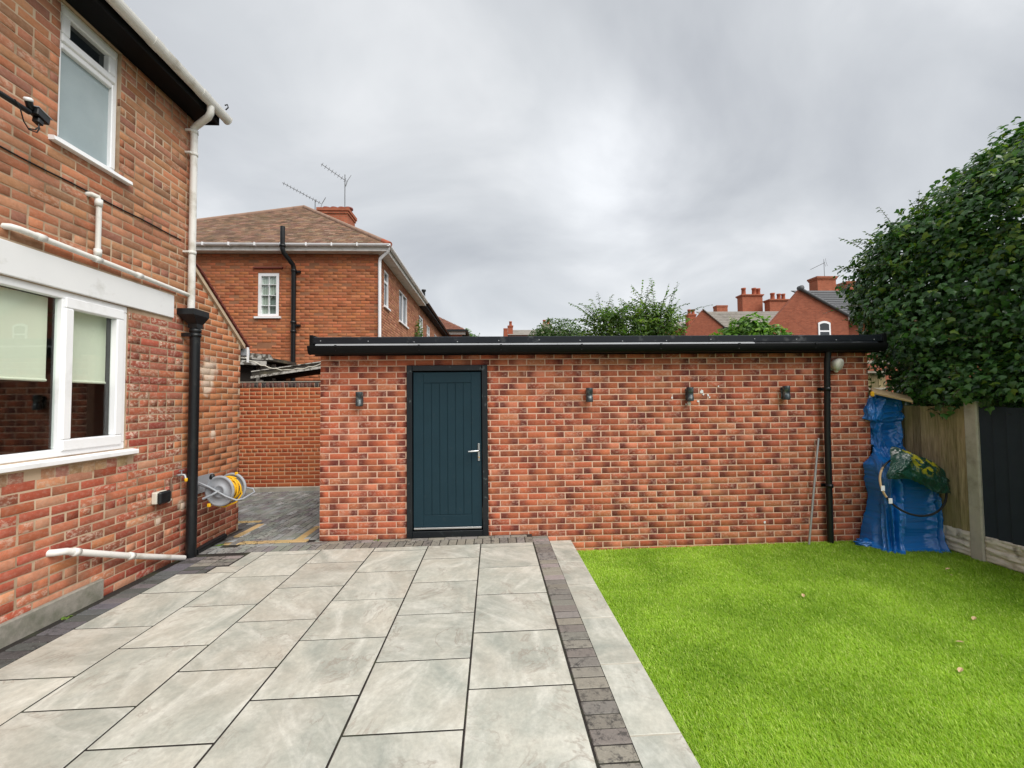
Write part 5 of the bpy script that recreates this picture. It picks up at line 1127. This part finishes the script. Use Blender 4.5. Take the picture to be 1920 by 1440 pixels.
# ivy-clad tree over the fence
ELL = [((6.45, 5.30, 2.95), (1.22, 1.25, 1.30)), ((7.0, 4.7, 3.40), (1.55, 1.55, 1.45)), ((6.20, 5.75, 3.32), (.80, .9, .85)), ((6.50, 5.6, 2.35), (.85, .8, .8)), ((5.72, 4.85, 1.80), (.42, .65, .38)), ((5.80, 3.9, 1.80), (.46, .95, .42)), ((6.9, 4.6, 4.35), (.8, .8, .55)), ((5.95, 5.35, 3.6), (.55, .6, .5)), ((6.6, 4.3, 2.35), (1.1, 1.2, .95)), ((7.3, 3.6, 2.9), (1.5, 1.3, 1.5)), ((7.5, 4.9, 4.1), (1.4, 1.4, 1.05)), ((6.25, 4.95, 2.0), (.62, .75, .52)), ((7.0, 5.9, 1.6), (.95, .8, .85)), ((6.9, 4.2, 1.5), (.9, 1.6, .8))]
def ivy_pts(n):
    P = []; D = []; w = np.array([a[1][0]*a[1][2] for a in ELL]); cnt = (w/w.sum()*n*2.0).astype(int)
    for (c, r), k in zip(ELL, cnt):
        d = rnd_dir(k); lump = np.array([1+.20*mnoise.noise(Vector(q)*2.4+Vector(c))+.15*mnoise.noise(Vector(q)*5.5+Vector(c)) for q in d]); s = (1-.42*RN.random(k)**1.7)*lump
        p = np.array(c)+d*np.array(r)*s[:, None]; nn_ = d/np.array(r); 
        ok = np.ones(k, bool)
        for (c2, r2) in ELL:
            if c2 is c: continue
            ok &= (((p-np.array(c2))/np.array(r2))**2).sum(1) > .40
        P.append(p[ok]); D.append(nn_[ok])
    return np.concatenate(P), np.concatenate(D)
P, D = ivy_pts(52000); D /= np.linalg.norm(D, axis=1, keepdims=True)
n = len(P); nrm = D*1.0+np.array([0, 0, .55])+RN.normal(scale=.55, size=(n, 3)); tip = np.array([0, 0, -1.0])+D*.35+RN.normal(scale=.5, size=(n, 3)); size = RN.uniform(.040, .092, n)
g1 = np.array([.014, .048, .014]); g2 = np.array([.085, .205, .05]); k = RN.random((n, 1)); col = g1+(g2-g1)*k
top_lit = (RN.random(n) < .16*np.clip((P[:, 2]-2.2)/1.5, .15, 1.3)); col[top_lit] = np.array([.17, .27, .035])*RN.uniform(.7, 1.2, (top_lit.sum(), 1))
IV = thing('ivy_clad_tree', 'large dark green ivy-clad tree bulging over the garden fence', 'tree', (6.9, 4.8, -.2))
ob('trunk', MB().tube([(6.9, 4.8, -.4), (6.85, 4.85, .9), (6.9, 4.8, 1.8), (7.0, 4.75, 3.2)], [.2, .16, .13, .06], 12), M_BARK, IV)
for q in ((6.2, 5.4, 2.8), (7.2, 3.8, 2.9), (6.4, 4.4, 2.4), (7.4, 5.3, 3.9)): ob('limb', MB().tube([(6.88, 4.8, 1.5), Vector((6.88, 4.8, 1.5)).lerp(Vector(q), .5)+Vector((0, 0, .12)), q], [.08, .05, .025], 8), M_BARK, IV)
sc_ = np.array([(size[i]/max(.1, proj(P[i])[2])) if proj(P[i])[0] < 1925 and -5 < proj(P[i])[1] else 0 for i in range(n)]); front = ((P-np.array([CX, 0, CZ]))*D).sum(1) < 0; sc_ = sc_*front
order = np.argsort(-sc_); big = order[:260]; rest_i = order[260:]
ob('foliage', leafmesh('foliage', P[rest_i], nrm[rest_i], tip[rest_i], size[rest_i], col[rest_i], IVY_T, IVY_F), M_IVY, IV, kind='stuff')
IVM = []
for i in range(8):
    me = leafmesh('leaf', np.zeros((1, 3)), np.array([[0, 0, 1.]]), np.array([[0, 1., 0]]), np.ones(1), (g1+(g2-g1)*(i/6))[None] if i < 6 else np.array([[.12, .2, .03]]), IVY_T, IVY_F); me.materials.append(M_IVY); IVM.append(me)
r_, u_, n_ = frames(nrm, tip); inv = WM[IV.name].inverted()
for i in big:
    o = bpy.data.objects.new('leaf', IVM[random.randrange(8)]); COL.objects.link(o); o.parent = IV; o.matrix_parent_inverse = inv; M = Matrix.Identity(4)
    for a, v in enumerate((r_[i], u_[i], n_[i])):
        for b in range(3): M[b][a] = v[b]*size[i]
    for b in range(3): M[b][3] = P[i][b]
    o.matrix_basis = M
def sprig(base, d, L, nl, size, colr, droop=.25, wob=.1):
    """one arching twig with paired leaves -> (points, leaf arrays)"""
    base = Vector(base); d = Vector(d).normalized(); pts = []; p = base.copy()
    for i in range(8): pts.append(p.copy()); d = (d+Vector((random.uniform(-wob, wob), random.uniform(-wob, wob), random.uniform(-wob, wob)-droop*.12))).normalized(); p = p+d*L/7
    lv = []
    for i in range(nl):
        f = .12+.88*i/nl; a = f*7; k = min(6, int(a)); q = pts[k].lerp(pts[k+1], a-k); t_ = (pts[k+1]-pts[k]).normalized(); s = t_.cross(Vector((0, 0, 1))); s = s.normalized() if s.length > .1 else Vector((1, 0, 0))
        sg_ = 1 if i % 2 else -1; lv.append((q, (Vector((0, 0, 1))+s*random.uniform(-.6, .6)+t_*random.uniform(-.4, .4)), (t_*.7+s*sg_+Vector((0, 0, random.uniform(-.5, .2)))), size*random.uniform(.7, 1.25), jit(colr, random, .3, .15)))
    return pts, lv
def lv_mesh(name, lv, T=OV_T, Fc=OV_F):
    return leafmesh(name, np.array([tuple(q[0]) for q in lv]), np.array([tuple(q[1]) for q in lv]), np.array([tuple(q[2]) for q in lv]), np.array([q[3] for q in lv]), np.array([q[4] for q in lv]), T, Fc)
rs = random.Random(11); SPR = []
for _ in range(46):
    c_, r_c = ELL[rs.choice([0, 1, 2, 3, 4, 8, 7])]; th = rs.uniform(2.0, 4.6); ph = rs.uniform(-.2, 1.35); dd = Vector((math.cos(th)*math.cos(ph), math.sin(th)*math.cos(ph), math.sin(ph))); SPR.append((tuple(Vector(c_)+Vector((dd.x*r_c[0], dd.y*r_c[1], dd.z*r_c[2]))*.93), tuple(dd+Vector((0, 0, rs.uniform(-.3, .5)))), rs.uniform(.18, .5)))
tw = MB(); lv = []
for (px, py, pz), d, L_ in (*SPR, ((5.62, 5.6, 2.95), (-.8, .1, .06), .75), ((5.6, 5.9, 3.0), (-.9, .2, -.10), .62), ((5.65, 5.3, 3.3), (-.75, 0, .35), .55), ((5.85, 5.2, 3.75), (-.7, -.2, .5), .5), ((6.0, 5.0, 4.0), (-.35, -.2, .9), .42), ((6.25, 4.9, 4.2), (-.9, -.2, .35), .62), ((6.6, 4.8, 4.45), (-.8, -.3, .5), .5), ((5.6, 5.7, 2.7), (-.8, .2, .2), .5), ((5.55, 5.7, 2.4), (-.7, .1, -.2), .45), ((6.9, 4.6, 4.6), (-.5, -.3, .8), .4), ((5.8, 5.5, 3.5), (-.8, .1, .5), .45), ((5.5, 5.1, 1.9), (-.7, -.2, -.3), .4), ((5.55, 4.9, 1.7), (-.6, -.5, -.4), .35), ((5.7, 4.5, 1.6), (-.5, -.6, -.3), .35)):
    pts, l = sprig((px, py, pz), d, L_, 16, .052, (.07, .125, .035)); tw.tube(pts, [.005-.0005*i for i in range(8)], 5); lv += l
ob('twig', tw, M_BARK, IV, kind='stuff'); ob('sprig_leaves', lv_mesh('sprig_leaves', lv), M_IVY, IV, kind='stuff')
def bushy(name, label, cat, base, ells, nl, size, cols, T=OV_T, Fc=OV_F, group='trees beyond the outbuilding', trunk=.12, sprigs=0, sprL=.8, light=.3):
    b = thing(name, label, cat, base, group); top = Vector(ells[0][0]); bs = Vector(base)
    tk = MB(); tk.tube([bs, bs.lerp(top, .5)+Vector((.06, 0, 0)), top], [trunk, trunk*.75, trunk*.3], 8); ob('trunk', tk, M_BARK, b)
    for (c, r) in ells: ob('limb', MB().tube([bs.lerp(top, .45), (bs.lerp(top, .55)+Vector(c))/2, c], [trunk*.5, trunk*.35, trunk*.15], 6), M_BARK, b)
    P = []; D = []; w = np.array([a[1][0]*a[1][2] for a in ells]); w = w/w.sum()
    for (c, r), f in zip(ells, w):
        k = int(nl*f); d = rnd_dir(k); lump = np.array([1+.22*mnoise.noise(Vector(q)*2.3+Vector(c))+.12*mnoise.noise(Vector(q)*5+Vector(c)) for q in d]); s = (1-.6*RN.random(k)**1.8)*lump; P.append(np.array(c)+d*np.array(r)*s[:, None]); D.append(d)
    P = np.concatenate(P); D = np.concatenate(D); n = len(P); ci = RN.integers(0, len(cols), n); col = np.array(cols)[ci]*RN.uniform(.75, 1.25, (n, 1))
    me = leafmesh('crown', P, D+np.array([0, 0, .6])+RN.normal(scale=.6, size=(n, 3)), D*.6+RN.normal(scale=.6, size=(n, 3))-np.array([0, 0, .3]), RN.uniform(.7, 1.3, n)*size, col, T, Fc); ob('crown', me, M_TREE, b, kind='stuff')
    if sprigs:
        tw = MB(); lv = []
        for i in range(sprigs):
            c, r = ells[random.randrange(len(ells))]; d = Vector((random.gauss(0, 1), random.gauss(0, .6), abs(random.gauss(.5, .6)))).normalized(); p0 = Vector(c)+Vector((d.x*r[0], d.y*r[1], d.z*r[2]))*.35
            pts, l = sprig(p0, d+Vector((0, 0, .15)), sprL*random.uniform(.6, 1.25), 26, size*.95, random.choice(cols), .5, .12); tw.tube(pts, [.012-.0014*q for q in range(8)], 4); lv += l
        ob('twig', tw, M_BARK, b, kind='stuff'); ob('sprig_leaves', lv_mesh('sprig_leaves', lv), M_TREE, b, kind='stuff')
    return b
GB = [(.11, .20, .03), (.075, .15, .025), (.17, .26, .045), (.05, .10, .02)]
bushy('feathery_tree', 'feathery green tree with arching twigs rising behind the outbuilding roof', 'tree', (4.9, 14.2, -.3), [((4.9, 14, 4.05), (1.3, .9, .80)), ((3.85, 14, 4.05), (.72, .6, .72)), ((5.7, 14, 4.05), (.95, .7, .75)), ((4.9, 14.2, 3.4), (2.0, .9, .65))], 8200, .11, GB, sprigs=130, sprL=1.2)
bushy('round_tree', 'small rounded dark green tree just above the outbuilding roof', 'tree', (3.4, 21, -.3), [((3.4, 21, 4.85), (1.15, .9, .85)), ((2.6, 21, 4.6), (.7, .6, .6)), ((4.2, 21, 4.6), (.6, .6, .6))], 5200, .12, [(.06, .12, .025), (.09, .16, .03), (.04, .085, .02)])
bushy('climbing_shrub', 'bright yellow-green leafy climber above the outbuilding roof before the gabled house', 'shrub', (7.7, 12, -.3), [((7.55, 12, 3.5), (.62, .5, .52)), ((7.05, 12, 3.25), (.5, .4, .40)), ((8.2, 12, 3.3), (.55, .4, .42)), ((8.6, 12, 3.2), (.3, .3, .32))], 2600, .13, [(.15, .30, .04), (.10, .22, .03), (.20, .34, .06), (.06, .13, .025)], sprigs=16, sprL=.5, T=IVY_T, Fc=IVY_F)
bushy('slim_shrub', 'bright green feathery shrub beyond the terrace end', 'tree', (-1.9, 31, -.3), [((-2.0, 31, 6.0), (.75, .6, 1.0)), ((-1.4, 31, 5.7), (.7, .5, .8))], 1800, .16, [(.12, .24, .035), (.08, .17, .03)], sprigs=10, sprL=.8)
bushy('wall_climber', 'narrow green climber growing up the terrace wall', 'climber', (XN+.15, 16.2, -.1), [((XN+.15, 16.2, 4.0), (.14, .22, .75)), ((XN+.12, 16.1, 3.2), (.14, .3, .5))], 700, .09, [(.10, .19, .04), (.14, .22, .05)], trunk=.04)
bushy('corner_shrub', 'yellow-green shrub leaves between the outbuilding corner and slatted fence', 'shrub', (5.62, 6.6, -.2), [((5.68, 6.4, 1.85), (.20, .3, .22)), ((5.62, 6.0, 1.62), (.14, .2, .12))], 320, .07, [(.12, .17, .03), (.07, .11, .025), (.20, .21, .03)], trunk=.02)
# small weeds and fallen leaves
for i, (x, y, lab) in enumerate(((-1.27, 5.33, 'small green weed growing at the foot of the outbuilding wall'), (-3.13, 5.37, 'small green weed at the corner of the buff paving line'), (-3.24, 3.62, 'tiny green weed in the gap beside the house plinth'))):
    lv = []
    for k in range(26): a = random.uniform(0, 6.28); lv.append((Vector((x+random.uniform(-.03, .03), y+random.uniform(-.02, .02), tz(x, y)+.005)), Vector((math.cos(a)*.5, math.sin(a)*.5, 1)), Vector((math.cos(a), math.sin(a), .9)), random.uniform(.03, .06)*(.6 if i == 2 else 1), jit((.16, .26, .05), random, .3, .1)))
    ob('weed', lv_mesh('weed', lv), M_TREE, None, lab, 'weed')
for (x, y) in ((4.876, 4.335), (4.748, 4.18), (4.03, 3.372), (3.56, 3.068), (3.216, 2.761), (2.986, 3.886), (3.55, 5.31), (4.55, 5.30), (3.98, 5.33), (4.70, 5.26)):
    s = random.uniform(.016, .030); a = random.uniform(0, 6.28); M = Matrix.Translation((x, y, tz(x, y, -.198))) @ Matrix.Rotation(a, 4, 'Z') @ Matrix.Rotation(.2, 4, 'X')
    fl = MB(); fl.add([M @ Vector(q) for q in ((0, -s, 0), (.5*s, -.3*s, .25*s), (.4*s, .5*s, .2*s), (0, s, .05*s), (-.4*s, .5*s, .25*s), (-.5*s, -.3*s, .2*s), (0, 0, -.0))], [(0, 1, 6), (1, 2, 6), (2, 3, 6), (3, 4, 6), (4, 5, 6), (5, 0, 6)]); ob('fallen_leaf', fl, M_DRY, None, 'small dry tan leaf lying on the artificial lawn', 'leaf', 'fallen leaves on the lawn')
